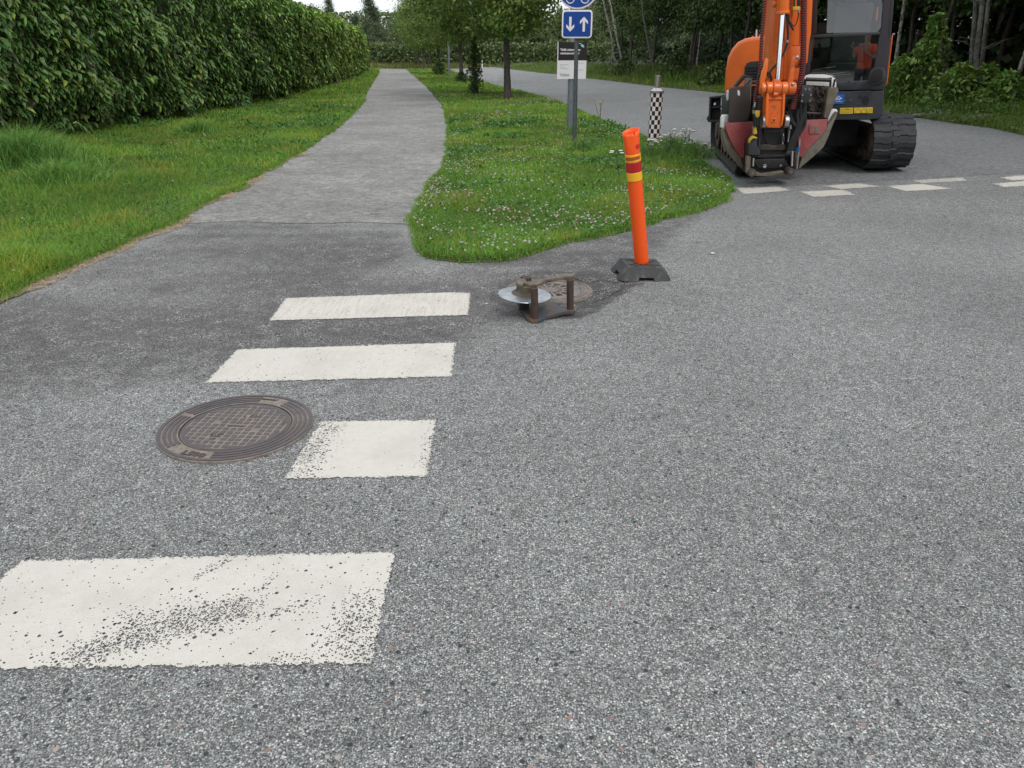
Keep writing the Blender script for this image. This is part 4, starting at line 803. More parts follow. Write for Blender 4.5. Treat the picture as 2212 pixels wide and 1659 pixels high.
# ---------------------------------------------------------------- lamp posts
def lamp_post(px, py, r0, h, label, arm=1.2):
    p = Gd(px, py); t = thing('lamp_post', p, label, 'lamp post'); MB().tube([p-Vector((0, 0, .1)), p+Vector((0, 0, h*.5)), p+Vector((0, 0, h))], [r0, r0*.9, r0*.7], 24).build('pole', M_galv, t)
    MB().cyl(p-Vector((0, 0, .02)), p+Vector((0, 0, .035)), r0*1.2, n=24).build('collar', M_galv, t); MB().tube([p+Vector((0, 0, h)), p+Vector((.3, 0, h+.15)), p+Vector((arm, 0, h+.2))], r0*.5, 12).build('arm', M_galv, t)
    MB().box(p+Vector((arm+.25, 0, h+.2)), (.6, .24, .1)).build('lamp_head', M_galv2, t, bevel=.02)
lamp_post(1231, 291, .072, 6.0, 'thick galvanised lamp post carrying the black and white notice board'); lamp_post(971, 167.5, .085, 6.5, 'distant pale grey lamp post between the linden trunks')
def board():
    p = Gd(1231, 291); Yb = p.y-.088; a = At(1204.6, 91, Yb); c = At(1265.7, 170.5, Yb); w, h = c.x-a.x, a.z-c.z; cc = (a+c)/2; t = thing('notice_board', (cc.x, Yb+.01, c.z), 'black over white notice board with white wording strapped to the thick post', 'notice board')
    rz = R(4); M = onwall(cc, rz); plate(MB(), [(-w/2, -h/2), (w/2, -h/2), (w/2, h/2), (-w/2, h/2)], M, -.012, 0).build('panel', M_white, t)
    yb = h/2-h*.49; plate(MB(), [(-w/2+.016, yb), (w/2, yb), (w/2, h/2), (-w/2+.016, h/2)], M, .001, .0025).build('black_field', M_black, t)
    T = lambda x, y: M @ Matrix.Translation((x, y, .0032)); x0 = -w/2+.055*w/.6
    b = text('Täällä rakennetaan', .057, T(x0, h/2-.205*h), .0006, align='LEFT', xs=.93, off=.0016); b2 = text('valokuituverkkoa!', .057, T(x0, h/2-.30*h), .0006, align='LEFT', xs=.93, off=.0016); b.add(b2.v, b2.f); b.build('heading', M_white, t, smooth=0, fix=False)
    text('Valoo', .092, T(x0, -h/2+.115*h), .0006, align='LEFT', xs=.9, off=-.0005).build('wordmark', M_teal, t, smooth=0, fix=False)
    def bars(L_, m, nm):
        b = MB()
        for x, y, l_, hh in L_:
            x_ = x; r_ = random.Random(int(x*1e4+y*1e4))
            while x_ < x+l_:                     # unreadably small wording: short strokes, word gaps
                s_ = r_.uniform(.012, .03); s_ = min(s_, x+l_-x_); plate(b, [(x_, y-hh/2), (x_+s_, y-hh/2), (x_+s_, y+hh/2), (x_, y+hh/2)], M, .001, .002); x_ += s_+.006
        b.build(nm, m, t, smooth=0)
    bars([(x0, h/2-.61*h, .175, .010), (x0, h/2-.67*h, .10, .010), (.115, h/2-.57*h, .14, .006), (.06, h/2-.65*h, .08, .005), (.10, h/2-.74*h, .13, .005), (.10, h/2-.77*h, .15, .005)], M_lgrey, 'small_print'); bars([(x0, h/2-.72*h, .175, .010)], M_bluep, 'link_line')
    b = MB(); [plate(b, q, M, .003, .0045) for q in ([(.16, h/2-.05), (.20, h/2-.035), (.235, h/2-.07), (.235, h/2-.095), (.19, h/2-.09), (.175, h/2-.07)], [(.12, h/2-.012), (.17, h/2-.02), (.18, h/2-.035), (.14, h/2-.03)])]; b.build('mint_shapes', M_mint, t, smooth=0)
    b = MB(); [ring(b, .073, .078, Matrix.Translation((p.x, p.y, z)), -.01, .01) for z in (cc.z+.2, cc.z-.2)]; b.build('strap', M_steel, t)
board()
# ---------------------------------------------------------------- chequered post
def chequered():
    p = Gd(1410.5, 325); t = thing('chequered_post', p, 'black and white chequered marker post with a short metal pipe on top', 'marker post'); r, n, hb = .104, 12, .93; rows = 13; rh = hb/rows
    b = MB(); sub = 3; a0 = R(-90-15)
    for i in range(rows):
        for j in range(n):
            b.cur = 0 if (i+j) % 2 else (1 if j % 4 in (0,) else 2)
            for k in range(sub):
                a1, a2 = a0+2*math.pi*(j+k/sub)/n, a0+2*math.pi*(j+(k+1)/sub)/n; z0, z1 = hb-rh*(i+1), hb-rh*i
                b.add([p+Vector((r*math.cos(a), r*math.sin(a), z)) for a, z in ((a1, z0), (a2, z0), (a2, z1), (a1, z1))], [(0, 1, 2, 3)])
    b.build('post', [M_black, M_checkp, M_checkp], t, fix=False)
    MB().lathe([(.0, hb), (.108, hb-.004), (.114, hb), (.114, hb+.030), (.108, hb+.036), (.048, hb+.075), (.0, hb+.077)], p, 40).build('cap', M_alu, t); MB().lathe([(.043, hb+.07), (.043, hb+.27), (.036, hb+.272), (.036, hb+.2), (0, hb+.2)], p, 32).build('pipe', M_alu, t)
chequered()
def far_marker():
    p = Gd(1041.5, 143.2); p = Vector((p.x*.85, p.y*.85, 0)); t = thing('roadside_marker', p, 'small distant white marker post with a dark band beside the road', 'marker post'); k = 1; w = .12
    MB().box(p+Vector((0, 0, .45)), (w, .08, .9)).build('post', M_white, t); MB().box(p+Vector((0, -.003, .62)), (w+.004, .08, .14)).build('band', M_black, t)
far_marker()
# ---------------------------------------------------------------- orange traffic post
def delineator():
    B0 = At(1386.5, 572, 5.56); base = Vector((B0.x, 5.58, float(H(B0.x, 5.58)))); t = thing('traffic_post', base, 'leaning orange plastic traffic post with yellow and red bands in a rubber foot', 'traffic post')
    M = Matrix.Translation(base) @ Matrix.Rotation(R(4.), 4, 'Z') @ Matrix.Rotation(R(2.5), 4, 'Y')
    # foot: sloping skirt with a notch in each side, flat top, raised cross bars
    b = MB(); s, tp, h = .192, .135, .092
    def side(k):
        Rk = Matrix.Rotation(k*math.pi/2, 4, 'Z'); f = lambda x, y, z: M @ Rk @ Vector((x, y, z))
        zt = .026; yk = -s+(s-tp)*zt/h; c_ = .075
        b.add([f(-s+.03, -s, 0), f(-c_, -s, 0), f(-c_, -s, 0), f(-.055, -s, 0), f(-.055, yk, zt), f(.055, yk, zt), f(.055, -s, 0), f(s-.03, -s, 0), f(tp, -tp, h), f(-tp, -tp, h)], [(0, 3, 4, 5, 6, 7, 8, 9)])
        b.add([f(-.055, -s, 0), f(-.055, yk, zt), f(-.055, yk+.05, zt), f(-.055, yk+.05, 0), f(.055, -s, 0), f(.055, yk, zt), f(.055, yk+.05, zt), f(.055, yk+.05, 0)], [(0, 1, 2, 3), (4, 7, 6, 5), (1, 5, 6, 2), (3, 2, 6, 7)])
        b.add([f(s-.03, -s, 0), f(s, -s+.03, 0), f(tp, -tp, h)], [(0, 1, 2)])
    [side(k) for k in range(4)]; b.add([M @ Vector((x*tp, y*tp, h)) for x, y in ((-1, -1), (1, -1), (1, 1), (-1, 1))], [(0, 1, 2, 3)])
    for a in (45, -45):
        for o in (-.022, .022):
            Rm = M @ Matrix.Rotation(R(a), 4, 'Z'); b.box(Rm @ Vector((0, o, h+.001)), (.26, .012, .008), Rm.to_3x3())
    ft = b.build('rubber_foot', M_rub, t, smooth=0)
    top = At(1362.5, 283, 5.47); bot = M @ Vector((0, 0, h-.01)); ax = (top-bot); Ln = ax.length; d = ax.normalized(); u = Vector((1, 0, 0)); u = (u-d*u.dot(d)).normalized(); w = d.cross(u)
    def tube_(z0, z1, name, m, extra=0., top_=False, k=14):
        b = MB(); n = 40; V = []
        zs = np.linspace(z0, z1, k); 
        for z in zs:
            f = z/Ln; fl = float(sstep(.86, 1., f)); rx = .0515+extra+.006*fl; ry = .0515+extra-.010*fl
            for j in range(n):
                a = 2*math.pi*j/n; dent = .008*fl*math.exp(-((a-4.4)/.35)**2); zz = z
                if top_ and z == zs[-1]: zz = z+.012*math.sin(a+.6)-.03*math.exp(-((a-5.05)/.07)**2)
                V.append(bot+d*zz+u*(rx-dent)*math.cos(a)+w*(ry-dent)*math.sin(a))
        b.add(V, [(i*n+j, i*n+(j+1) % n, (i+1)*n+(j+1) % n, (i+1)*n+j) for i in range(k-1) for j in range(n)]); o = b.build(name, m, t, smooth=60); s_ = o.modifiers.new('s', 'SOLIDIFY'); s_.thickness = .0035 if top_ else .001; s_.offset = -1 if top_ else 1; return o
    tube_(0, Ln, 'tube', M_org, top_=True, k=30)
    L1 = lambda py: (At(1364+(py-283)*.083, py, 5.5)-bot).dot(d)
    y1, y2, y3, y4 = L1(330), L1(346.5), L1(369.5), L1(389); bd = tube_(y2, y1, 'yellow_band', M_yel, .0015); tube_(y3, y2-.001, 'red_band', M_red, .0015); tube_(y4, y3-.001, 'yellow_band', M_yel, .0015)
    # maker's strip, red on the upper yellow band, and a disc darkened for the moulded hole's shade
    b = MB(); n = 14; V = []
    for i in range(n+1):
        a = R(200+118*i/n)
        for z in ((y1+y2)/2-.012, (y1+y2)/2+.010): V.append(bot+d*(z+.004*i/n)+(u*math.cos(a)+w*math.sin(a))*.0560)
    b.add(V, [(2*i, 2*i+2, 2*i+3, 2*i+1) for i in range(n)]); b.build('printed_strip', mat('strip_red', (.50, .12, .012), .4, noise=(160, (.42, .05, .01), .45, .55)), t, fix=False)
    cw = w if w.y < 0 else -w; q_ = (u*.66+cw*.75).normalized(); c = bot+d*L1(313)+q_*.0545; MB().cyl(c-q_*.006, c+q_*.0012, .017, .016, 20).build('hole_shade_disc', mat('hole_shade_orange', (.62, .03, .012), .5), t)
delineator()
# ---------------------------------------------------------------- manhole covers
M_letter = mat('raised_lettering', (.085, .07, .07), .5, .3)
M_iron2 = mat('worn_cast_iron', (.23, .195, .175), .55, .25, noise=(14, (.15, .125, .115), .4, .65), bump=(220, .35, .002))
def cover1():
    c = Gd(511.5, 924); c = Vector((c.x, c.y, 0)); z = .006; t = thing('manhole_cover', (c.x, c.y, z), 'round cast iron manhole cover with raised square pattern, nearest crosswalk', 'manhole cover', 'manhole covers', rz=0)
    Z0 = Matrix.Translation((c.x, c.y, z)) @ Matrix.Rotation(R(-5.5), 4, 'Z')
    b = MB(); b.lathe([(.254, -.02), (.254, .0035), (.262, .0055), (.346, .0055), (.350, .002), (.350, -.02)], (c.x, c.y, z), 96); fr = b.build('frame', M_irondust, t)
    b = MB(); gap = [(R(230), R(274)), (R(62), R(90)), (R(160), R(167))]
    for r0, r1 in ((.262, .276), (.284, .298), (.306, .320), (.330, .346)):
        n = 180
        for i in range(n):
            a1, a2 = 2*math.pi*i/n, 2*math.pi*(i+1)/n; am = (a1+a2)/2
            if r1 < .33 and any(lo < am < hi for lo, hi in gap): continue
            b.prism([Z0 @ Vector((r_*math.cos(a), r_*math.sin(a), .0052)) for r_, a in ((r0, a1), (r1, a1), (r1, a2), (r0, a2))], (0, 0, .0038))
    b.build('frame_rings', M_iron, fr, smooth=0)
    lid = MB().lathe([(0, .0030), (.243, .0030), (.248, .0005), (.248, -.02)], (c.x, c.y, z), 96).build('lid', M_irondust, t)
    b = MB(); n = 96                              # plain raised rim of the lid with a stepped inner edge
    pt = .0345; sq = .0245; cells = set()
    rows = {4: (-1, 1), 3: (-3, 3), 2: (-4, 4), 1: (-5, 5), 0: (-5, 5), -1: (-5, 5), -2: (-4, 4), -3: (-4, 3), -4: (-2, 2)}
    for j in range(-6, 7):
        for i in range(-7, 8):
            if math.hypot((abs(i)+.5)*pt, (abs(j)+.5)*pt) < .236: cells.add((i, j))
    skip = {(0, 3), (1, 3), (2, 3), (-1, 0), (0, 0), (1, 0), (-3, 1), (3, -1), (-2, -3), (-1, -3), (-2, -4), (-1, -4)}
    for (i, j) in cells:
        if (i, j) in skip: continue
        x, y = i*pt, j*pt; q = [(x-sq/2, y-sq/2), (x+sq/2, y-sq/2), (x+sq/2, y+sq/2), (x-sq/2, y+sq/2)]; b.prism([Z0 @ Vector((*p, .0028)) for p in q], (0, 0, .0022))
    b.build('raised_squares', M_iron, lid, smooth=0, bevel=.0012, seg=1)
    b = MB()                                     # segments between pattern and rim
    nn = 144; 
    for i in range(nn):
        a1, a2 = 2*math.pi*i/nn, 2*math.pi*(i+1)/nn; am = (a1+a2)/2
        def rin(a):
            r_ = .238
            while r_ > .1:
                x, y = r_*math.cos(a), r_*math.sin(a)
                if (round(x/pt), round(y/pt)) in cells: break
                r_ -= .002
            return min(.240, r_+.007)
        b.prism([Z0 @ Vector((r_*math.cos(a), r_*math.sin(a), .0028)) for r_, a in ((rin(a1), a1), (.243, a1), (.243, a2), (rin(a2), a2))], (0, 0, .0022))
    b.build('raised_rim', M_iron, lid, smooth=0)
    g_ = MB().lathe([(.2485, .004), (.2535, .004), (.2535, -.015), (.2485, -.015)], (c.x, c.y, z), 96).build('joint', M_dark, t)
    for s_, sz, x, y, rot, xs_ in [('L 500', .036, 1*pt, 3*pt, 0, 1.1), ('uponor', .030, 0, 0, 0, 1.), ('EN 124', .020, -1.5*pt, -3*pt+.010, 0, 1.), ('D400', .020, -1.5*pt, -3*pt-.010, 0, 1.), ('AO', .020, -1.5*pt, -4*pt, 0, 1)]:
        text(s_, sz, Z0 @ Matrix.Translation((x, y, .0040)), .0012, xs=xs_, off=.0010).build('lettering', M_letter, lid, smooth=0, fix=False)
    for s_, a, sz in (('L500', R(252+5.5), .050), ('x', R(76+5.5), .024)):
        rr = .300; text(s_ if s_ == 'L500' else 'uponor', sz, Z0 @ Matrix.Rotation(a+math.pi/2, 4, 'Z') @ Matrix.Translation((0, -rr, .0062)), .0030, xs=1.15, off=.0012).build('lettering', M_letter, fr, smooth=0, fix=False) if a > 3 else text('uponor', sz, Z0 @ Matrix.Rotation(a-math.pi/2, 4, 'Z') @ Matrix.Translation((0, rr, .0062)), .0030, xs=1.2).build('lettering', M_letter, fr, smooth=0, fix=False)
cover1(); bpy.data.objects['manhole_cover'].scale = (.935, .935, 1)
def cover2():
    c = Gd(1186, 636, -.02); z = float(H(c.x, c.y))+.006; c.z = z; t = thing('manhole_cover', c, 'slotted round cast iron drain cover sunk in the asphalt behind the steel frame', 'manhole cover', 'manhole covers')
    fr = MB().lathe([(.225, -.02), (.225, .008), (.305, .008), (.309, .004), (.309, -.03)], c, 72).build('frame', M_irondust, t); b = MB()
    for r0, r1 in ((.228, .243), (.252, .267), (.278, .303)): ring(b, r1, r0, Matrix.Translation(c), .0075, .012, 90)
    b.build('frame_rings', M_iron2, fr, smooth=0)
    lid = MB().lathe([(0, -.004), (.222, -.004), (.222, -.02)], c, 72).build('lid', M_dark, t); b = MB(); ring(b, .222, .165, Matrix.Translation(c), -.006, .009, 72); ring(b, .065, .0, Matrix.Translation(c), -.006, .009, 40)
    n = 14
    for i in range(n):
        Rm = Matrix.Translation(c) @ Matrix.Rotation(2*math.pi*i/n, 4, 'Z'); b.prism([Rm @ Vector(p) for p in ((.058, -.007, -.006), (.172, -.013, -.006), (.172, .013, -.006), (.058, .007, -.006))], (0, 0, .0148))
    for r_ in (.10,): ring(b, r_+.007, r_-.007, Matrix.Translation(c), -.006, .0085, 60)
    b.build('slotted_grate', M_iron2, lid, smooth=0)
    ring(MB(), .176, .171, Matrix.Translation(c), .009, .011, 60)
cover2()
# ---------------------------------------------------------------- steel cable reel frame lying by the cover
def K(zx, zy): return 1042.2+zx/5.04, 521+zy/5.04
def tool():
    zg = float(H(.2, 4.6)); t0 = Gd(*K(700, 780)); t = thing('steel_frame', (t0.x, t0.y, zg), 'rusty steel frame of two bars and plates holding a zinc disc beside the sunk cover', 'steel tool')
    def pl(L_, z):
        o = []
        for zx, zy in L_:
            d = ray(*K(zx, zy)); k = (z-CAMZ)/d[2]; o.append(Vector((d[0]*k, d[1]*k, z)))
        return o
    zb = zg+.032; zt = zg+.240
    bot = pl([(378, 655), (430, 730), (478, 830), (530, 868), (618, 862), (700, 815), (880, 766), (1012, 752), (1005, 728), (905, 722), (835, 700), (740, 655), (640, 625), (470, 628)], zb); MB().prism(bot, (0, 0, -.024)).build('base_plate', M_blued, t, smooth=30, bevel=.003)
    top = pl([(362, 440), (420, 488), (455, 452), (505, 470), (590, 470), (690, 425), (850, 392), (1003, 372), (1000, 350), (870, 349), (700, 398), (600, 415), (540, 432), (480, 438), (465, 405), (400, 405)], zt); MB().prism(top, (0, 0, -.020)).build('top_plate', M_plate, t, smooth=30, bevel=.003)
    for (zx, zy, r_, lean) in ((573, 836, .0225, -.02), (955, 735, .0225, -.015)):
        p = pl([(zx, zy)], zb)[0]; ztop = zt-.018; d = Vector((lean*.2, .0, 1)); MB().cyl(p, p+Vector((lean*.4, 0, ztop-zb)), r_, n=24).build('bar', M_rust, t)
    c = At(*K(462, 572), 4.72); n_ = Vector((.06, -.02, 1)).normalized(); Mr = Vector((0, 0, 1)).rotation_difference(n_).to_matrix()
    MB().lathe([(0, .004), (.08, .003), (.168, -.004), (.170, -.007), (.168, -.010), (0, -.004)], c, 64, Mr).build('disc', M_disc, t); z0 = zg+.03
    MB().lathe([(.086, .003), (.074, .016), (.060, .022), (.056, .030), (.056, .055), (.050, .060), (0, .060)], c, 40, Mr).build('hub', M_plate, t)
    MB().lathe([(.0, .11), (.034, .11), (.036, .06), (.0, .06)], c, 6, Mr).build('nut', M_rust, t); MB().cyl(c-n_*.012, Vector((c.x-.006, c.y, zb-.01)), .030, .034, 28).build('spindle', M_blk, t)
    MB().box(c+Vector((-.055, 0, -.035)), (.05, .04, .03)).build('catch', M_rust, t)
tool()
# ---------------------------------------------------------------- wild flowers
def umbels():
    r_ = random.Random(5)
    spots = [(1424, 300, .50), (1447, 283, .62), (1458, 291, .55), (1483, 279, .66), (1491, 277, .60), (1440, 303, .45), (1466, 303, .42), (1475, 311, .38), (1486, 312, .42), (1503, 309, .40), (1527, 311, .50), (1534, 325, .35), (1330, 328, .32), (1410, 306, .34), (1400, 303, .36), (1418, 305, .40), (1482, 322, .30), (1497, 334, .28), (1432, 296, .4), (1452, 300, .4), (1475, 292, .4), (1438, 312, .3), (1462, 316, .3), (1495, 300, .4), (1470, 325, .3), (1510, 322, .3), (1420, 318, .3)]
    for i, (px, py, h) in enumerate(spots):
        Yp = 12.6+r_.random()*1.3 if px > 1345 else 10.4; tp = At(px, py, Yp); h = max(.18, tp.z-.03); p = Vector((tp.x+r_.uniform(-.06, .06), Yp, float(H(tp.x, Yp))+.01)); t = thing('yarrow_plant', p, 'white flowered yarrow stalk growing in the clump at the chequered post', 'wild flower', 'white yarrow around the chequered post')
        b = MB(); b.tube([p, p.lerp(tp, .5)+Vector((r_.uniform(-.02, .02), 0, 0)), tp], [.006, .005, .003], 5, False); hs = []
        for k in range(r_.randint(4, 7)):
            e = tp+Vector((r_.uniform(-.085, .085), r_.uniform(-.08, .06), r_.uniform(-.05, .035))); b.tube([p.lerp(tp, .82), e], [.003, .002], 4, False); hs.append(e)
        for k in range(9):
            q = p.lerp(tp, .1+.07*k); a = r_.random()*6.3; e = q+Vector((math.cos(a)*.09, math.sin(a)*.09, .05)); n_ = Vector((-math.sin(a), math.cos(a), 0))*.016; b.add([q, q.lerp(e, .5)+n_, e, q.lerp(e, .5)-n_], [(0, 1, 2, 3)])
        b.build('stalk', mat_stalk, t, smooth=0, fix=False); b = MB()
        for e in hs: b.lathe([(0, .006), (.024, .004), (.030, -.003), (.012, -.012), (0, -.014)], e, 8)
        b.build('flower_head', M_flower, t)
mat_stalk = mat('stalk_green', (.055, .10, .030), .7); umbels()
def hawk():
    p = Gd(1293, 285); tp = At(1297, 222, p.y); t = thing('yellow_wildflower', p, 'lone tall yellow flower on thin branching stems in front of the road', 'wild flower'); b = MB(); b.tube([p, p.lerp(tp, .5)+Vector((.02, 0, 0)), tp], [.007, .006, .004], 5); b.tube([p.lerp(tp, .45), At(1283, 216, p.y)], [.005, .003], 5); b.tube([p.lerp(tp, .5), At(1302, 215, p.y)], [.005, .003], 5); b.build('stem', mat_stalk, t)
    MB().lathe([(0, .02), (.035, .028), (.03, -.005), (0, -.02)], tp, 10).build('bloom', mat('yellow_petals', (.75, .50, .02), .6), t)
hawk()
def weed(px, py, r0, h, n, lb, base=(.045, .105, .020), ln=.11): sprout(px, py, r0, h, n, lb, name='weed_clump', base=base, ln=ln, cat='weed', group='leafy weed clumps in the turf')
def tuft(px, py, r0, h, n, lb, base=(.15, .30, .075), w_=.008, lean=.45, leaf=.35, name='grass_tuft', group=None):
    r_ = np.random.default_rng(int(px*3+py)); p = Gd(px, py); t = thing(name, p, lb, 'grass tuft', group); a = r_.random(n)*6.283; rr = r0*np.abs(r_.normal(0, .5, n)); P = np.stack([np.cos(a)*rr, np.sin(a)*rr, 0*rr+.02], -1)
    hh = h*(.35+.75*r_.random(n))*np.exp(-(rr/r0)**2*.6); v, q, tt, cc = blades(P, hh, w_*(.6+.8*r_.random(n)), lean*(.5+r_.random(n)), colvar(n, base, .35, r_, .35), px)
    m = int(n*leaf); k = r_.integers(0, n, m); Q = P[k]+np.stack([r_.normal(0, .03, m), r_.normal(0, .03, m), hh[k]*r_.random(m)*.8], -1)
    v2, q2, c2 = leaves4(Q, unit(m, r_)+[0, 0, .3], unit(m, r_)+[0, 0, .8], .03+.04*r_.random(m), .014+.016*r_.random(m), colvar(m, base, .35, r_, .3))
    link(bpy.data.objects.new('blades', fast('blades', np.concatenate([v, v2]), np.concatenate([q, q2+len(v)]), tt, np.concatenate([cc, c2]), M_grass)), t)
G1 = 'wispy weed tufts round the posts'
tuft(1450, 336, .62, .36, 1300, 'wispy green weeds around the chequered post', group=G1); tuft(1400, 345, .5, .26, 900, 'low weeds left of the chequered post', group=G1); tuft(1492, 342, .5, .30, 800, 'low weeds right of the chequered post', group=G1); tuft(1256, 330, .42, .26, 700, 'weeds in front of the thin sign post', group=G1); tuft(1236, 298, .3, .3, 300, 'small tuft at the foot of the thick lamp post', group=G1); tuft(1275, 318, .4, .22, 500, 'low weeds right of the thin sign post', group=G1)
G2 = 'long grass tufts under the hedge'
tuft(50, 372, 1.05, .75, 2600, 'largest arching tuft of long grass at the frame edge', (.15, .33, .07), .010, .9, .05, group=G2); tuft(135, 405, .7, .42, 1200, 'medium arching tuft of long grass beside the largest one', (.16, .34, .065), .009, .9, .05, group=G2); tuft(432, 292, .55, .36, 800, 'small arching grass tuft halfway along the hedge', (.15, .32, .065), .012, .9, .05, group=G2)
# loose grit gathered along the edges
def grit():
    r_ = np.random.default_rng(88); O8 = np.array([(1, 0, 0), (-1, 0, 0), (0, 1, 0), (0, -1, 0), (0, 0, .7), (0, 0, -.5)]); F8 = np.array([(0, 2, 4), (2, 1, 4), (1, 3, 4), (3, 0, 4), (2, 0, 5), (1, 2, 5), (3, 1, 5), (0, 3, 5)]); Q = []
    for (px, py, rx, ry, n) in [(250, 590, 1.0, .45, 500), (120, 640, .9, .4, 350), (560, 520, 1.2, .2, 250), (930, 592, .55, .22, 600), (1010, 580, .5, .12, 250), (1210, 538, .5, .12, 200), (300, 530, .8, .2, 250), (480, 502, 1.5, .16, 300), (1600, 430, .5, .25, 250), (1240, 640, .4, .25, 200), (1150, 900, 2.6, 1.6, 160)]:
        p = Gd(px, py); Q.append(np.stack([p.x+r_.normal(0, .5, n)*rx, p.y+r_.normal(0, .5, n)*ry], -1))
    Q = np.concatenate(Q); LVx = [Vector((p.x, p.y, 0)) for p in ISL]; k = ~inpoly(Q[:, 0], Q[:, 1], LVx) & ~inpoly(Q[:, 0], Q[:, 1], LV+[Vector((-70, -3, 0)), Vector((-70, 103, 0))]); Q = Q[k]; n = len(Q)
    s = (.0022+.0045*r_.random(n)**2.5)[:, None, None]*(.6+.8*r_.random((n, 6, 3))); V = np.concatenate([Q, (H(Q[:, 0], Q[:, 1])+.003)[:, None]], 1)[:, None]+O8[None]*s; col = np.tile([.42, .40, .38], (n, 1))*(.35+.9*r_.random((n, 1)))
    tag(link(bpy.data.objects.new('gravel', fast('gravel', V.reshape(-1, 3), None, (np.arange(n)[:, None, None]*6+F8[None]).reshape(-1, 3), np.repeat(col, 6, 0), mat('loose_grit', attr='Col', rough=.85)))), kind='stuff')
grit()
# fallen leaf and litter on the asphalt
def bit(px, py, w, m, lb, nm, cat):
    p = Gd(px, py); b = MB(); r_ = random.Random(px); n = 8; P = [p+Vector((w*math.cos(6.283*i/n)*r_.uniform(.5, 1), .5*w*math.sin(6.283*i/n)*r_.uniform(.5, 1), .006+.008*r_.random())) for i in range(n)]
    tag(b.add(P, [list(range(n))]).build(nm, m, None, smooth=0), lb, cat)
bit(1508, 524, .035, mat('pale_leaf', (.42, .40, .24), .8), 'pale dry leaf on the asphalt beyond the rubber foot', 'fallen_leaf', 'leaf'); bit(1539, 549, .045, mat('bird_dropping', (.75, .75, .73), .8), 'white paper scrap on the asphalt right of the orange post', 'paper_scrap', 'litter'); bit(1050, 659, .02, mat('dandelion_bit', (.55, .55, .25), .8), 'tiny pale yellow petal near the farthest stripe', 'fallen_petal', 'litter')
# ================================================================ EXCAVATOR
def Zp(zx, zy, Y): return At(1481.2+zx/4.0326, zy/4.0326, Y)
def Qp(qx, qy, Y): return At(1563.4+qx/6.873, 153.6+qy/6.873, Y)
YAW = R(22.05); HX = 4.3; REAR = Vector((math.sin(YAW), math.cos(YAW), 0)); HM = Matrix.Rotation(-YAW, 4, 'Z')
def Hp(zx, zy, Y):                               # the slewed upper body: planes square to its own axis
    d = ray(1481.2+zx/4.0326, zy/4.0326); t = (HX*REAR.x+Y*REAR.y)/(d[0]*REAR.x+d[1]*REAR.y); return Vector((d[0]*t, d[1]*t, CAMZ+d[2]*t))
EX = thing('excavator', (4.0, 12.0, 0), 'orange tracked excavator with charcoal cab parked on the side road', 'excavator')
def zpr(L_, Y, th, name, m, par=EX, F=Zp, bevel=.004, smooth=35, seg=2): return MB().prism([F(x, y, Y) for x, y in L_], REAR*th if F is Hp else (0, th, 0)).build(name, m, par, bevel=bevel, smooth=smooth, seg=seg)
def ztube(L_, Y, r, name, m, par=EX, F=Zp, n=12):
    P = [F(q[0], q[1], q[2] if len(q) > 2 else Y) for q in L_]
    if len(P) > 2:                               # smooth the run
        for _ in range(2):
            N_ = [P[0]]
            for a, b_ in zip(P[:-1], P[1:]): N_ += [a.lerp(b_, .25), a.lerp(b_, .75)]
            P = N_+[P[-1]]
    return MB().tube(P, r, n).build(name, m, par)
# --- tracks
AZ, TL = R(7.3), R(3.2); rear = Vector((math.sin(AZ), math.cos(AZ), 0)); rt = Vector((math.cos(AZ)*math.cos(TL), -math.sin(AZ)*math.cos(TL), math.sin(TL))); upv = rt.cross(rear)
O = Vector((2.96, 10.5, .006))
def T(s, l, h): return O+rt*s+rear*l+upv*h       # s to the right, l backwards, h up
def loop(r, l0, l1, hc, n=12, off=0.):
    P = []; R_ = r+off
    for i in range(n+1): a = math.pi/2+math.pi*i/n; P.append((l0+R_*math.cos(a), hc+R_*math.sin(a)))
    k = 22
    for i in range(1, k): P.append((l0+(l1-l0)*i/k, hc-R_))
    for i in range(n+1): a = -math.pi/2+math.pi*i/n; P.append((l1+R_*math.cos(a), hc+R_*math.sin(a)))
    for i in range(1, k): P.append((l1+(l0-l1)*i/k, hc+R_-.035*math.sin(math.pi*i/k)))
    return P
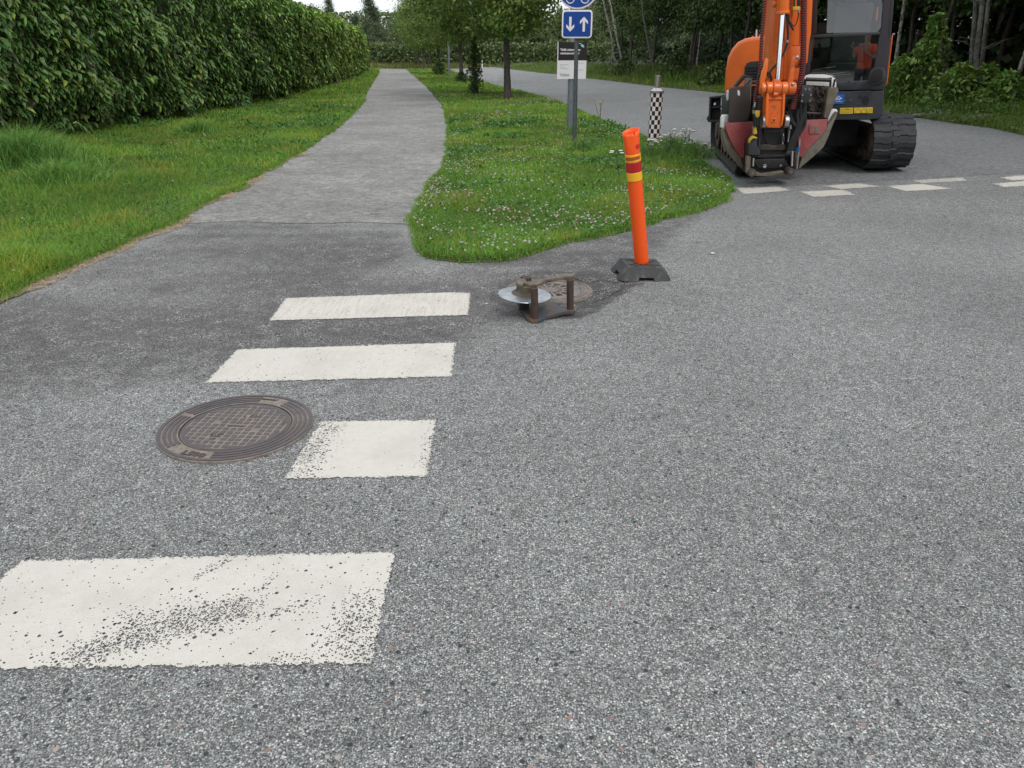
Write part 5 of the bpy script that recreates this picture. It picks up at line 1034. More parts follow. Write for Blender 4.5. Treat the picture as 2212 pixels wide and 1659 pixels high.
def track(s0, w, label):
    r, hc, l0, l1 = .335, .36, .13, 2.75; P = loop(r, l0, l1, hc, off=-.022); Qo = loop(r-.05, l0, l1, hc); n = len(P); b = MB(); V = []
    for (l, h), (l2, h2) in zip(P, Qo): V += [T(s0, l, h), T(s0+w, l, h), T(s0+w, l2, h2), T(s0, l2, h2)]
    b.add(V, [(i*4+a, i*4+(a+1) % 4, ((i+1) % n)*4+(a+1) % 4, ((i+1) % n)*4+a) for i in range(n) for a in range(4)])
    tr = b.build('track', M_track, EX); tr['label'] = label
    # lugs along the belt, staggered in two halves
    L_ = [0.]; 
    for i in range(n): a, c = P[i], P[(i+1) % n]; L_.append(L_[-1]+math.hypot(c[0]-a[0], c[1]-a[1]))
    tot = L_[-1]; m = 50; b = MB()
    def at(u):
        u %= tot; i = max(0, np.searchsorted(L_, u, side='right')-1); i = min(i, n-1); f = (u-L_[i])/(L_[i+1]-L_[i]); a, c = P[i], P[(i+1) % n]; d = Vector((c[0]-a[0], c[1]-a[1])).normalized(); return a[0]+(c[0]-a[0])*f, a[1]+(c[1]-a[1])*f, d
    for k in range(m):
        for side_ in (0, 1):
            u = tot*(k+.5*side_)/m; wd = tot/m*.60; segs = [(0, .20, 0.), (.20, .40, .012), (.40, .55, -.002)] if side_ == 0 else [(.45, .60, .002), (.60, .80, -.012), (.80, 1., 0.)]
            for a_, e_, sh in segs:
                l, h, d = at(u+sh); nn = Vector((d.y, -d.x)); q = []
                for (du, dn) in ((-wd/2, -.002), (wd/2, -.002), (wd*.36, .015), (-wd*.36, .015)): q.append((l+d.x*du+nn.x*dn, h+d.y*du+nn.y*dn))
                A = [T(s0+w*a_, *p_) for p_ in q]; B = [T(s0+w*e_, *p_) for p_ in q]; b.add(A+B, [(3, 2, 1, 0), (4, 5, 6, 7), (0, 1, 5, 4), (1, 2, 6, 5), (2, 3, 7, 6), (3, 0, 4, 7)])
    b.build('tread_lugs', M_track, tr, smooth=0, bevel=.0)
    b = MB()                                     # side frame with rollers
    fr = [(l, h) for l, h in ((.28, .20), (2.6, .20), (2.7, .36), (2.55, .50), (.35, .50), (.20, .36))]; b.prism([T(s0+w*.28, l, h) for l, h in fr], rt*w*.44)
    for l in (.55, .9, 1.25, 1.6, 1.95, 2.3): b.cyl(T(s0+w*.2, l, .16), T(s0+w*.8, l, .16), .085, n=18)
    b.build('track_frame', M_mud, tr)
    for l, nm in ((l0, 'idler_wheel'), (l1, 'drive_sprocket')):
        b = MB(); b.cyl(T(s0+w*.22, l, hc), T(s0+w*.78, l, hc), .245, n=32); b.cyl(T(s0+w*.10, l, hc), T(s0+w*.9, l, hc), .13, n=24); b.cyl(T(s0+w*.16, l, hc), T(s0+w*.22, l, hc), .27, .25, n=32); b.build(nm, M_mud, tr, bevel=.01)
track(0, .48, 'left rubber track, half hidden by the attachment'); track(1.66, .50, 'right rubber track with its muddy idler showing')
MB().prism([T(.5, .55, .28), T(1.66, .55, .28), T(1.66, .55, .62), T(.5, .55, .62)], rear*1.9).build('undercarriage', M_dark, EX, bevel=.02)
MB().cyl(T(1.08, 1.45, .55), T(1.08, 1.45, .80), .48, n=36).build('slew_ring', M_dark, EX)
# dozer blade drawn up between the tracks is hidden by the attachment
# --- house
zpr([(335, 830), (343, 640), (365, 500), (400, 425), (450, 368), (520, 333), (600, 320), (780, 310), (780, 830)], 10.72, 1.75, 'engine_hood', M_exo, bevel=.05, seg=4, F=Hp)
gr = zpr([(510, 645), (514, 585), (530, 553), (562, 537), (700, 525), (700, 705), (512, 695)], 10.705, .03, 'grille', M_black, bevel=.006, F=Hp)
b = MB()
for i in range(5): a = Hp(528, 582+i*26, 10.70); c = Hp(700, 574+i*26, 10.70); b.prism([a, c, c-Vector((0, 0, .012)), a-Vector((0, 0, .012))], -REAR*.018)
b.build('slats', M_char, gr, smooth=0)
zpr([(335, 832), (1300, 815), (1300, 1050), (900, 1056), (420, 1058), (345, 1040)], 10.85, 1.8, 'house_floor', M_char, bevel=.02, F=Hp)
MB().box(Hp(860, 560, 10.72)+REAR*2.1+Vector((0, 0, -.05)), (1.35, .9, .9), HM.to_3x3()).build('counterweight', M_exo2, EX, bevel=.12, seg=4)
ztube([(617, 345), (617, 258)], 10.9, .010, 'hand_rail', M_wp, F=Hp); zpr([(585, 325), (600, 290), (625, 275), (638, 300), (640, 322)], 10.95, .04, 'mirror', M_char, F=Hp)
bx_ = zpr([(205, 842), (312, 832), (312, 850), (222, 858), (212, 1045), (300, 1048), (300, 1062), (196, 1065), (180, 1032), (200, 1000)], 10.45, .30, 'step_box', M_char, bevel=.004, F=Hp); zpr([(218, 856), (306, 850), (300, 1050), (210, 1046)], 10.62, .02, 'box_back', M_black, bx_, bevel=0, F=Hp); zpr([(212, 930), (306, 925), (306, 938), (212, 943)], 10.50, .1, 'box_shelf', M_char, bx_, bevel=0, F=Hp)
zpr([(313, 826), (372, 824), (366, 1002), (312, 1000)], 10.40, .25, 'side_panel', mat('grey_green_panel', (.055, .07, .062), .5), bevel=.006, F=Hp); zpr([(245, 895), (262, 894), (262, 914), (245, 915)], 10.44, .01, 'lamp', M_wp, bevel=0, F=Hp)
# --- cab
zpr([(1000, 798), (1455, 797), (1728, 790), (1722, 950), (1712, 1000), (1680, 1034), (1600, 1044), (1000, 1050)], 10.30, 1.35, 'cab_base', M_char, bevel=.018, seg=3, F=Hp)
zpr([(1000, 712), (1320, 712), (1600, 700), (1748, 690), (1738, 782), (1000, 792)], 10.335, 1.3, 'cab_sill', M_char, bevel=.012, F=Hp)
zpr([(1455, 797), (1610, 790), (1610, 798), (1455, 803)], 10.29, .03, 'trim', mat('trim_grey', (.09, .10, .10), .5), bevel=0, F=Hp)
cab = zpr([(1722, -560), (1830, -560), (1815, 0), (1787, 320), (1762, 600), (1748, 692), (1622, 700), (1632, 640), (1650, 540), (1690, 300), (1708, 240), (1722, 0)], 10.31, .07, 'cab_pillar', M_pill, bevel=.010, seg=3, F=Hp)
zpr([(1786, 0), (1800, -560), (1822, -560), (1812, 0), (1784, 330), (1764, 330)], 10.305, .06, 'door_seal', M_char, cab, bevel=.003, F=Hp)
zpr([(1098, 305), (1690, 276), (1694, 300), (1098, 330)], 10.30, .05, 'cross_bar', M_pill, cab, bevel=.006, F=Hp)
zpr([(1108, -560), (1165, -560), (1140, 292), (1098, 305)], 10.32, .07, 'cab_pillar', mat('cab_pillar_dark', (.035, .016, .016), .5), bevel=.008, F=Hp); zpr([(1040, 292), (1105, 292), (1075, 712), (1030, 712)], 10.33, .06, 'cab_pillar', M_char, bevel=.006, F=Hp)
zpr([(1100, -620), (1830, -620), (1830, -540), (1100, -540)], 10.30, 1.35, 'cab_roof', M_exo, bevel=.05, F=Hp)
for (x0, x1, nm) in ((1780, 1815, 'cab_pillar'), (1105, 1150, 'cab_pillar')): zpr([(x0, -560), (x1+15, -560), (x1, 0), (x1-70, 700), (x0-70, 700), (x0, 0)], 11.55, .08, nm, M_pill, bevel=.01, F=Hp)
zpr([(1128, 200), (1800, 180), (1740, 712), (1050, 712)], 11.62, .03, 'cab_back_panel', M_dark, bevel=0, F=Hp)
zpr([(1796, 306), (1806, 303), (1757, 732), (1746, 736)], 10.43, .5, 'door_edge', M_exo, bevel=.002, F=Hp); ztube([(1800, 300), (1822, 296)], 10.5, .010, 'door_hinge', M_steel, F=Hp)
def gl(L_, m_, Y1, name):                         # pane, top edge further back
    ys_ = [L_[i][2] for i in range(len(L_))]; return MB().add([Hp(x, y, Y) for x, y, Y in L_], [tuple(range(len(L_)))]).build(name, m_, EX, smooth=0)
gl([(1228, 288, 10.36), (1670, 278, 10.36), (1700, 240, 10.37), (1718, 0, 10.46), (1722, -560, 10.68), (1250, -560, 10.68), (1240, 0, 10.46)], M_glass, 0, 'upper_windscreen')
gl([(1085, 328, 10.353), (1686, 300, 10.353), (1650, 545, 10.3573), (1622, 702, 10.36), (1050, 714, 10.36)], M_glass2, 0, 'lower_windscreen')
ztube([(1228, 288, 10.37), (1240, 0, 10.47), (1250, -560, 10.69)], 10.4, .008, 'glass_edge', M_char, F=Hp)
# interior
b = MB(); sc_ = Hp(1400, 560, 10.95); q3 = HM.to_3x3(); b.box(sc_+REAR*.1-Vector((0, 0, .05)), (.46, .46, .14), q3); b.box(sc_+REAR*.36+Vector((0, 0, .38)), (.44, .12, .72), q3); b.box(sc_+REAR*.36+Vector((0, 0, .82)), (.26, .10, .18), q3); b.build('operator_seat', M_seat, EX, bevel=.04)
for zx in (1170, 1560): ztube([(zx, 640, 10.85), (zx, 430, 10.8), (zx-8, 380, 10.8)], 10.8, .018, 'control_lever', M_black, F=Hp)
ztube([(1690-18, 60), (1660, 180)], 10.9, .012, 'control_lever', M_exo, F=Hp)
b = MB()
for (x, y, w_) in [(1350, 655, .3), (1250, 590, .2), (1320, 640, .24), (1180, 600, .16)]: c = Hp(x, y, 10.6); b.tube([c-Vector((w_/2, 0, .01)), c, c+Vector((w_/2, .05, .012))], .007, 6)
b.build('pedal_rods', M_steel, EX)
zpr([(1090, 345), (1255, 335), (1262, 395), (1240, 412), (1095, 415)], 11.2, .03, 'side_window_light', mat('dull_window', (.10, .12, .10), .5), bevel=0, F=Hp)
m_ = Hp(1672, 665, 10.20); ax = Vector((-.82, -.50, .12)).normalized(); lm = MB().cyl(m_-ax*.03, m_+ax*.03, .108, n=40).build('work_lamp', M_char, EX, bevel=.012); MB().cyl(m_+ax*.028, m_+ax*.036, .085, n=36).build('lens', M_black, lm, bevel=.003); ztube([(1700, 648, 10.2), (1745, 640, 10.28)], 10.2, .014, 'lamp_bracket', M_steel, F=Hp)
# stickers, slots
def stk(L_, m, name, par=EX, Y=10.288, th=.004): return zpr(L_, Y, th, name, m, par, bevel=0, smooth=0, F=Hp)
bs_ = stk([(1262, 820), (1386, 819), (1378, 904), (1250, 908)], M_bsk, 'blue_sticker')
q = Hp(1325, 862, 10.286); text('SKP', .046, onwall(q, -YAW), .0004, xs=1.25, off=.0012).build('lettering', M_white, bs_, smooth=0, fix=False); stk([(1305, 884), (1366, 883), (1366, 886), (1305, 887)], M_white, 'small_print', bs_, Y=10.286, th=.001); stk([(1318, 838), (1345, 837), (1345, 841), (1318, 842)], M_white, 'small_print', bs_, Y=10.286, th=.001)
y1_ = stk([(1345, 940), (1459, 938), (1455, 990), (1341, 992)], M_ysk, 'warning_sticker'); y2_ = stk([(1469, 938), (1630, 934), (1627, 985), (1465, 988)], M_ysk, 'warning_sticker'); M_prt = mat('brown_print', (.16, .09, .02), .6)
def tri(cx, cy, par): 
    for a, c in (((-32, 22), (0, -24)), ((0, -24), (32, 22)), ((-32, 22), (32, 22))): ztube([(cx+a[0], cy+a[1]), (cx+c[0], cy+c[1])], 10.286, .0022, 'triangle_print', M_prt, par, n=4, F=Hp)
tri(1503, 963, y2_); tri(1552, 962, y2_); ztube([(1576, 937), (1576, 986)], 10.286, .0018, 'panel_line', M_prt, y2_, n=4, F=Hp)
for a, c in (((1590, 950), (1618, 948)), ((1590, 976), (1618, 974)), ((1604, 950), (1604, 975)), ((1590, 950), (1590, 976)), ((1618, 948), (1618, 974))): ztube([a, c], 10.286, .0016, 'book_print', M_prt, y2_, n=4, F=Hp)
for a, c in (((1360, 955), (1450, 953)), ((1360, 968), (1448, 967)), ((1360, 981), (1446, 980)), ((1352, 950), (1352, 985))): ztube([a, c], 10.286, .0013, 'print_lines', M_prt, y1_, n=4, F=Hp)
ztube([(1395, 948), (1425, 950)], 10.286, .004, 'red_print', mat('red_print', (.4, .05, .02), .6), y1_, n=4, F=Hp)
for i, (a, c) in enumerate([(1550, 1588), (1540, 1596), (1534, 1600), (1537, 1592), (1548, 1586)]): ztube([(a, 845+i*15.5), (c, 844+i*15.5)], 10.298, .0055, 'vent_slot', M_black, n=6, F=Hp)
for x, y, rr_, m in ((1522, 841, .020, M_black), (1386, 875, .006, M_steel), (1437, 875, .007, M_steel), (1420, 712, .010, M_black), (1478, 730, .012, M_black), (1598, 712, .016, M_black)): c = Hp(x, y, 10.30); MB().cyl(c, c-REAR*.012, rr_, n=16).build('fastener', m, EX)
# --- arm
zpr([(815, -620), (792, 0), (780, 130), (764, 260), (744, 560), (748, 700), (905, 700), (930, 560), (925, 200), (905, 0), (900, -620)], 9.90, .34, 'stick', M_exo2, bevel=.012)
zpr([(905, -620), (925, 120), (925, 395), (1000, 398), (1000, 130), (1010, -620)], 9.98, .25, 'stick_side_plate', M_exo, bevel=.004); zpr([(925, 400), (1000, 402), (1000, 560), (960, 700), (905, 700), (918, 560)], 9.955, .27, 'stick_lower_plate', M_exo2, bevel=.004)
zpr([(1000, -620), (1052, 0), (1020, 600), (990, 700), (960, 700), (990, 560), (1000, 130)], 9.97, .25, 'stick_rib', M_exo, bevel=.004); zpr([(1052, -620), (1130, -620), (1108, 0), (1092, 290), (1075, 390), (1062, 545), (1040, 560), (1050, 0)], 10.0, .22, 'arm_flange', M_exo, bevel=.008)
zpr([(870, 180), (890, 180), (872, 520), (868, 690), (858, 690), (862, 520)], 9.885, .02, 'stick_edge', M_exo, bevel=.002)
b = MB(); b.cyl(Zp(850, -620, 9.72), Zp(848, 112, 9.70), .069, n=32); b.cyl(Zp(849, 96, 9.70), Zp(848, 122, 9.70), .074, n=32); b.build('cylinder_barrel', M_exo, EX, bevel=.004)
MB().cyl(Zp(760, 38, 9.78), Zp(800, 36, 9.78), .034, n=24).build('barrel_port', M_exo, EX, bevel=.006); MB().cyl(Zp(780, -40, 9.78), Zp(778, 36, 9.78), .020, n=16).build('feed_pipe', M_exo, EX)
MB().cyl(Zp(844, 118, 9.70), Zp(797, 700, 9.62), .0285, n=28).build('cylinder_rod', M_chrome, EX)
MB().cyl(Zp(797, 690, 9.62), Zp(785, 745, 9.62), .044, .052, n=24).build('rod_end', M_exo2, EX, bevel=.006)
zpr([(925, 118), (905, 0), (905, -620), (925, -620), (935, 0), (935, 145), (905, 150), (905, 118)], 9.80, .05, 'pipe_bracket', M_exo, bevel=.004)
# links and pins
zpr([(700, 506), (722, 512), (714, 610), (694, 700), (690, 820), (668, 828), (652, 800), (650, 690), (668, 620), (680, 590)], 9.60, .045, 'link_arm', M_exo, bevel=.008); zpr([(948, 490), (962, 500), (950, 620), (936, 720), (940, 815), (915, 826), (892, 815), (893, 730), (906, 640), (920, 540), (930, 498)], 9.60, .045, 'link_arm', M_exo2, bevel=.008)
for x0, x1, rr_, nm, m in ((655, 690, .062, 'pin_boss', M_exo), (697, 748, .072, 'pin_boss', M_exo), (752, 822, .078, 'rod_eye', M_exo2), (828, 880, .072, 'pin_boss', M_exo), (886, 950, .070, 'pin_boss', M_exo2)): MB().cyl(Zp(x0, 770, 9.62), Zp(x1, 768, 9.62), rr_, n=32).build(nm, m, EX, bevel=.008)
MB().cyl(Zp(650, 770, 9.62), Zp(956, 768, 9.62), .035, n=20).build('pin', M_steel, EX); MB().cyl(Zp(762, 822, 9.56), Zp(802, 822, 9.56), .022, n=16).build('grease_cap', M_exo2, EX, bevel=.004)
b = MB(); b.cyl(Zp(945, 545, 9.80), Zp(990, 543, 9.80), .062, n=28); b.build('upper_boss', M_exo, EX, bevel=.006)
for x, y in ((970, 498), (932, 733)): c = Zp(x, y, 9.56); MB().lathe([(0, .02), (.018, .014), (.020, 0)], c, 12, Matrix.Rotation(R(90), 3, 'X')).build('bolt', M_steel, EX)
for zx_, zy_ in ((655, 1060), (869, 1058)): MB().cyl(Zp(zx_+(4 if zx_ < 800 else -18), zy_, 9.66), Zp(zx_+(44 if zx_ < 800 else 22), zy_, 9.66), .076, n=32).build('pin_cap', M_steel, EX, bevel=.014)
yk = zpr([(706, 800), (868, 800), (860, 990), (850, 1060), (838, 1104), (820, 1115), (718, 1112), (700, 1098), (697, 1000)], 9.60, .22, 'tilt_link', M_exo2, bevel=.012); zpr([(706, 808), (725, 808), (722, 1000), (712, 1098), (698, 1090), (697, 1000)], 9.575, .03, 'flange', M_exo, yk, bevel=.004); zpr([(848, 808), (868, 808), (860, 990), (842, 1095), (832, 1090), (843, 990)], 9.575, .03, 'flange', M_exo, yk, bevel=.004); zpr([(722, 850), (846, 850), (845, 866), (722, 868)], 9.585, .02, 'cross_rib', M_exo, yk, bevel=.003)
zpr([(752, 1030), (790, 1030), (789, 1064), (751, 1064)], 9.592, .01, 'square_plate', M_exo, yk, bevel=.002); c = Zp(770, 1046, 9.591); MB().cyl(c, c-Vector((0, .004, 0)), .012, n=14).build('bolt_hole', M_black, yk)
for x, y in ((749, 930), (762, 930), (749, 988), (802, 986)): c = Zp(x, y, 9.600); MB().cyl(c, c-Vector((0, .003, 0)), .005, n=8).build('bolt_hole', M_black, yk)
# hoses with red spiral guard
def ribbed(L_, Yf, r, name, turns):
    P = [Zp(x, y, Yf) for x, y in L_]
    for _ in range(3):
        N_ = [P[0]]
        for a, b_ in zip(P[:-1], P[1:]): N_ += [a.lerp(b_, .25), a.lerp(b_, .75)]
        P = N_+[P[-1]]
    h_ = MB().tube(P, r*.84, 12).build(name, M_black, EX); Ls = [0]; 
    for a, b_ in zip(P[:-1], P[1:]): Ls.append(Ls[-1]+(b_-a).length)
    tot = Ls[-1]; m = turns*14; V = []; F = []; b = MB(); W_ = tot/turns*.44
    u = None; k = 0
    for i in range(m+1):
        s = tot*i/m; k = min(int(np.searchsorted(Ls, s, side='right'))-1, len(P)-2); f = (s-Ls[k])/(Ls[k+1]-Ls[k]+1e-9); c = P[k].lerp(P[k+1], f); d = (P[k+1]-P[k]).normalized()
        u = d.orthogonal().normalized() if u is None else (u-d*u.dot(d)).normalized(); w = d.cross(u); a = 2*math.pi*turns*i/m; o = (u*math.cos(a)+w*math.sin(a))
        V += [c+o*r*.86-d*W_*.5, c+o*r*1.04-d*W_*.3, c+o*r*1.04+d*W_*.3, c+o*r*.86+d*W_*.5]
    b.add(V, [(4*i+j, 4*i+4+j, 4*i+5+j, 4*i+1+j) for i in range(m) for j in range(3)]); b.build('spiral_guard', M_hred, h_, smooth=60)
ribbed([(1036, -620), (1030, 0), (1026, 300), (1023, 560), (1005, 690), (968, 820), (945, 900), (925, 945)], 9.70, .037, 'hydraulic_hose', 74); ribbed([(705, -620), (692, 0), (674, 200), (657, 400), (650, 600), (630, 720), (608, 820), (600, 900)], 9.75, .0225, 'hydraulic_hose', 66)
for L_, r_ in [([(880, 120), (885, 200), (893, 300), (880, 400), (838, 500), (745, 612), (718, 640)], .0125), ([(890, 130), (905, 210), (940, 262)], .011), ([(985, 100), (975, 180), (945, 240), (925, 210), (910, 190)], .006), ([(632, 700), (640, 640), (690, 618), (735, 640), (750, 700), (730, 710)], .0115), ([(640, 700), (660, 640), (700, 630), (728, 680)], .009), ([(958, -620), (945, 0), (945, 60)], .010), ([(985, -620), (985, 60)], .019)]: ztube(L_, 9.70, r_, 'thin_hose', M_black)
zpr([(936, 56), (998, 55), (1000, 87), (936, 90)], 9.64, .07, 'yellow_clamp', M_ylw, bevel=.006); MB().cyl(Zp(880, 350, 9.68), Zp(880, 372, 9.68), .020, n=16).build('hose_clip', M_steel, EX); MB().cyl(Zp(985, 90, 9.69), Zp(985, 112, 9.69), .012, n=12).build('hose_fitting', M_chrome, EX)
# --- attachment: clam bucket in its quick coupler
AT = dict(F=Qp)
sh = zpr([(92, 262), (120, 240), (385, 215), (385, 640), (355, 752), (75, 752)], 10.0, .04, 'bucket_shell', M_brown, F=Qp, bevel=.006); zpr([(388, 215), (420, 100), (402, 500), (388, 660)], 10.0, .28, 'shell_edge', M_dirtst, sh, F=Qp)
zpr([(385, 222), (520, 215), (500, 700), (380, 700)], 10.14, .03, 'shell_inside', M_dark, sh, F=Qp, bevel=0); zpr([(75, 745), (355, 745), (520, 745), (520, 230), (92, 240)], 10.2, .02, 'shell_back', M_dark, sh, F=Qp, bevel=0)
zpr([(205, 285), (225, 282), (243, 310), (240, 360), (222, 368), (205, 345)], 9.997, .003, 'paint_blotch', M_wp, sh, F=Qp, bevel=0)
b = MB(); b.tube([Qp(290, 88, 10.05), Qp(165, 232, 10.1)], .026, 14); b.tube([Qp(270, 72, 10.04), Qp(300, 62, 10.04), Qp(432, 96, 10.04), Qp(300, 225, 10.04)], .010, 8); b.tube([Qp(405, 168, 10.05), Qp(510, 166, 10.05)], .022, 14); b.build('lifting_frame', M_brown, sh)
zpr([(-10, 650), (75, 650), (85, 760), (20, 772), (10, 860), (-40, 840), (-30, 690)], 10.08, .08, 'white_arm', M_wp, F=Qp, bevel=.012); zpr([(60, 290), (80, 285), (92, 400), (60, 440), (50, 380)], 10.05, .06, 'white_bracket', M_wp, F=Qp, bevel=.006)
zpr([(20, 772), (436, 756), (452, 850), (388, 940), (372, 1090), (360, 1286), (256, 1286), (150, 1120), (70, 960), (30, 840)], 9.95, .035, 'red_cheek', M_dredp, F=Qp, bevel=.003); zpr([(255, 1284), (362, 1284), (348, 1456), (300, 1456)], 9.97, .03, 'red_cheek_tip', mat('maroon_steel', (.06, .018, .018), .7), F=Qp, bevel=.003)
zpr([(-30, 862), (22, 850), (62, 962), (150, 1122), (255, 1284), (302, 1452), (230, 1420), (120, 1290), (50, 1200), (0, 1040)], 9.985, .06, 'cutting_blade', M_dirtst, F=Qp, bevel=.004); zpr([(-35, 870), (-5, 880), (52, 1200), (20, 1190), (-30, 1000)], 10.02, .05, 'blade_edge', mat('pale_dirty_steel', (.22, .20, .16), .8), F=Qp, bevel=.003)
rs = zpr([(1558, 235), (1585, 240), (1690, 240), (1708, 290), (1640, 480), (1548, 702), (1488, 692), (1520, 470)], 9.95, .06, 'bucket_shell', M_dirtst, F=Qp, bevel=.008)
b = MB(); nx_, ny_ = 22, 30; V = []
for j in range(ny_+1):
    for i in range(nx_+1):
        u_, v_ = i/nx_, j/ny_; q = Qp(1245+u_*(315-70*v_), 232+v_*490, 10.16); dz = .05*float(hashn(i*1., j*1., 3., 5))+.03*float(hashn(i*1., j*1., 1.3, 6)); V.append(q-Vector((0, dz, 0)))
b.add(V, [(j*(nx_+1)+i, j*(nx_+1)+i+1, (j+1)*(nx_+1)+i+1, (j+1)*(nx_+1)+i) for j in range(ny_) for i in range(nx_)]); b.build('packed_soil', mat('packed_soil', (.040, .030, .024), .95, noise=(30, (.075, .058, .045), .5, .65), bump=(60, .8, .01)), rs, smooth=50, fix=False)
zpr([(1200, 200), (1560, 225), (1500, 730), (1210, 730)], 10.20, .03, 'shell_back', M_dark, rs, F=Qp, bevel=0)
wf = zpr([(1205, 200), (1205, 110), (1228, 68), (1290, 50), (1500, 48), (1600, 68), (1655, 115), (1672, 180), (1672, 240), (1590, 240), (1590, 232), (1240, 232)], 10.22, .05, 'white_frame', M_wp, F=Qp, bevel=.010)
b = MB(); b.tube([Qp(1225, 122, 10.12), Qp(1592, 135, 10.12)], .0225, 14); b.tube([Qp(1212, 120, 10.12), Qp(1205, 200, 10.12)], .016, 10); b.tube([Qp(1588, 95, 10.12), Qp(1580, 235, 10.12)], .014, 10); b.tube([Qp(1650, 120, 10.15), Qp(1625, 235, 10.15)], .012, 10); b.build('black_bars', M_blk, wf); ztube([(1232, 622), (1482, 640)], 10.06, .018, 'cross_bar', M_brown, rs, F=Qp)
rc = zpr([(1240, 726), (1537, 714), (1532, 850), (1472, 930), (1280, 1130), (1168, 1272), (1120, 1272), (1102, 1010), (1145, 950), (1160, 880), (1208, 785)], 9.90, .035, 'red_cheek', M_dredp, F=Qp, bevel=.003)
zpr([(1265, 800), (1285, 786), (1430, 782), (1446, 800), (1440, 925), (1425, 940), (1285, 940), (1268, 925)], 9.893, .008, 'badge', M_dredp, rc, F=Qp, bevel=.003); q = Qp(1356, 862, 9.892); text('RF', .105, onwall(q) @ Matrix.Rotation(math.pi, 4, 'Z'), .002, xs=1.15, off=.003).build('badge_letters', mat('worn_letter_steel', (.20, .15, .13), .7), rc, smooth=0, fix=False)
zpr([(1040, 1180), (1120, 1272), (1168, 1272), (1115, 1445), (1100, 1448), (1050, 1440)], 9.96, .03, 'red_cheek_tip', mat('maroon_steel_2', (.07, .02, .02), .7), F=Qp, bevel=.003)
zpr([(1532, 850), (1545, 800), (1610, 720), (1660, 640), (1680, 640), (1600, 850), (1560, 960), (1480, 1130), (1340, 1262), (1125, 1446), (1112, 1440), (1170, 1272), (1282, 1132), (1474, 932)], 9.93, .06, 'cutting_blade', mat('pale_dirty_steel_2', (.17, .155, .125), .8, noise=(8, (.10, .085, .065), .45, .65)), F=Qp, bevel=.004)
wa = zpr([(1598, 578), (1640, 560), (1678, 566), (1692, 590), (1688, 640), (1560, 800), (1542, 790), (1548, 702)], 9.99, .05, 'white_arm', M_wp, F=Qp, bevel=.010); ztube([(1548, 790), (1640, 618), (1668, 606), (1678, 630), (1640, 720), (1600, 800)], 9.97, .010, 'pin_loop', M_dirtst, wa, F=Qp)
cp = zpr([(530, 395), (600, 372), (640, 380), (630, 700), (600, 860), (890, 870), (905, 420), (1000, 395), (985, 560), (965, 860), (945, 1180), (905, 1270), (960, 1400), (1000, 1440), (1010, 1530), (960, 1532), (900, 1470), (700, 1545), (560, 1545), (480, 1555), (400, 1540), (345, 1490), (352, 1100), (375, 1010), (440, 985), (500, 960), (520, 820)], 9.80, .30, 'quick_coupler', M_blk, F=Qp, bevel=.006)
zpr([(600, 850), (900, 850), (880, 1010), (830, 1085), (660, 1085), (605, 1010)], 9.785, .02, 'throat_shade_plate', M_dark, cp, F=Qp, bevel=0); zpr([(590, 860), (880, 862), (870, 900), (800, 915), (600, 905)], 9.77, .04, 'coupler_jaw', M_char, cp, F=Qp, bevel=.006)  # throat is a flat plate, dark to stand in for the opening's shade
zpr([(545, 1090), (655, 1082), (740, 1100), (840, 1082), (930, 1090), (925, 1160), (900, 1172), (540, 1172)], 9.77, .05, 'coupler_apron', M_brown, cp, F=Qp, bevel=.005); zpr([(505, 560), (560, 380), (590, 370), (560, 880), (535, 1180), (512, 1180), (520, 820)], 9.74, .08, 'coupler_side', M_char, cp, F=Qp, bevel=.005); zpr([(950, 860), (975, 560), (1000, 400), (1015, 400), (985, 880), (945, 1210), (925, 1200)], 9.74, .08, 'coupler_side', M_blk, cp, F=Qp, bevel=.005)
zpr([(375, 1030), (450, 985), (495, 990), (500, 1120), (540, 1180), (540, 1250), (372, 1245)], 9.70, .12, 'valve_block', M_char, cp, F=Qp, bevel=.008); zpr([(370, 1250), (560, 1240), (900, 1240), (940, 1265), (600, 1290), (370, 1275)], 9.75, .06, 'lower_rail', M_blk, cp, F=Qp, bevel=.004)
zpr([(450, 1310), (640, 1300), (900, 1300), (925, 1370), (890, 1440), (640, 1450), (520, 1440), (480, 1400)], 9.74, .06, 'lower_plate', M_blk, cp, F=Qp, bevel=.01); zpr([(395, 1500), (480, 1490), (560, 1520), (700, 1505), (870, 1480), (897, 1492), (880, 1510), (740, 1545), (640, 1562), (540, 1560), (470, 1550), (400, 1560)], 9.66, .05, 'lower_hook', M_dirtst, cp, F=Qp, bevel=.006)
for (x0, y0, x1, y1, w_) in ((350, 1260, 345, 1500, .022), (385, 1270, 372, 1460, .014), (1075, 1180, 1085, 1450, .012)): ztube([(x0, y0), (x1, y1)], 9.70, w_, 'side_rod', M_dirtst, cp, F=Qp)
for x, y in ((428, 1512), (1000, 1500)): c = Qp(x, y, 9.62); MB().cyl(c, c+Vector((0, .16, 0)), .046, n=28).build('knuckle', M_brown, cp, bevel=.008); MB().cyl(c-Vector((0, .008, 0)), c, .020, n=16).build('knuckle_pin', M_dirtst, cp)
c = Qp(602, 1408, 9.72); MB().cyl(c, c-Vector((0, .02, 0)), .022, n=20).build('silver_bolt', M_chrome, cp, bevel=.004); c = Qp(842, 1400, 9.72); MB().cyl(c, c-Vector((0, .015, 0)), .014, n=8).build('coupler_bolt', M_steel, cp)
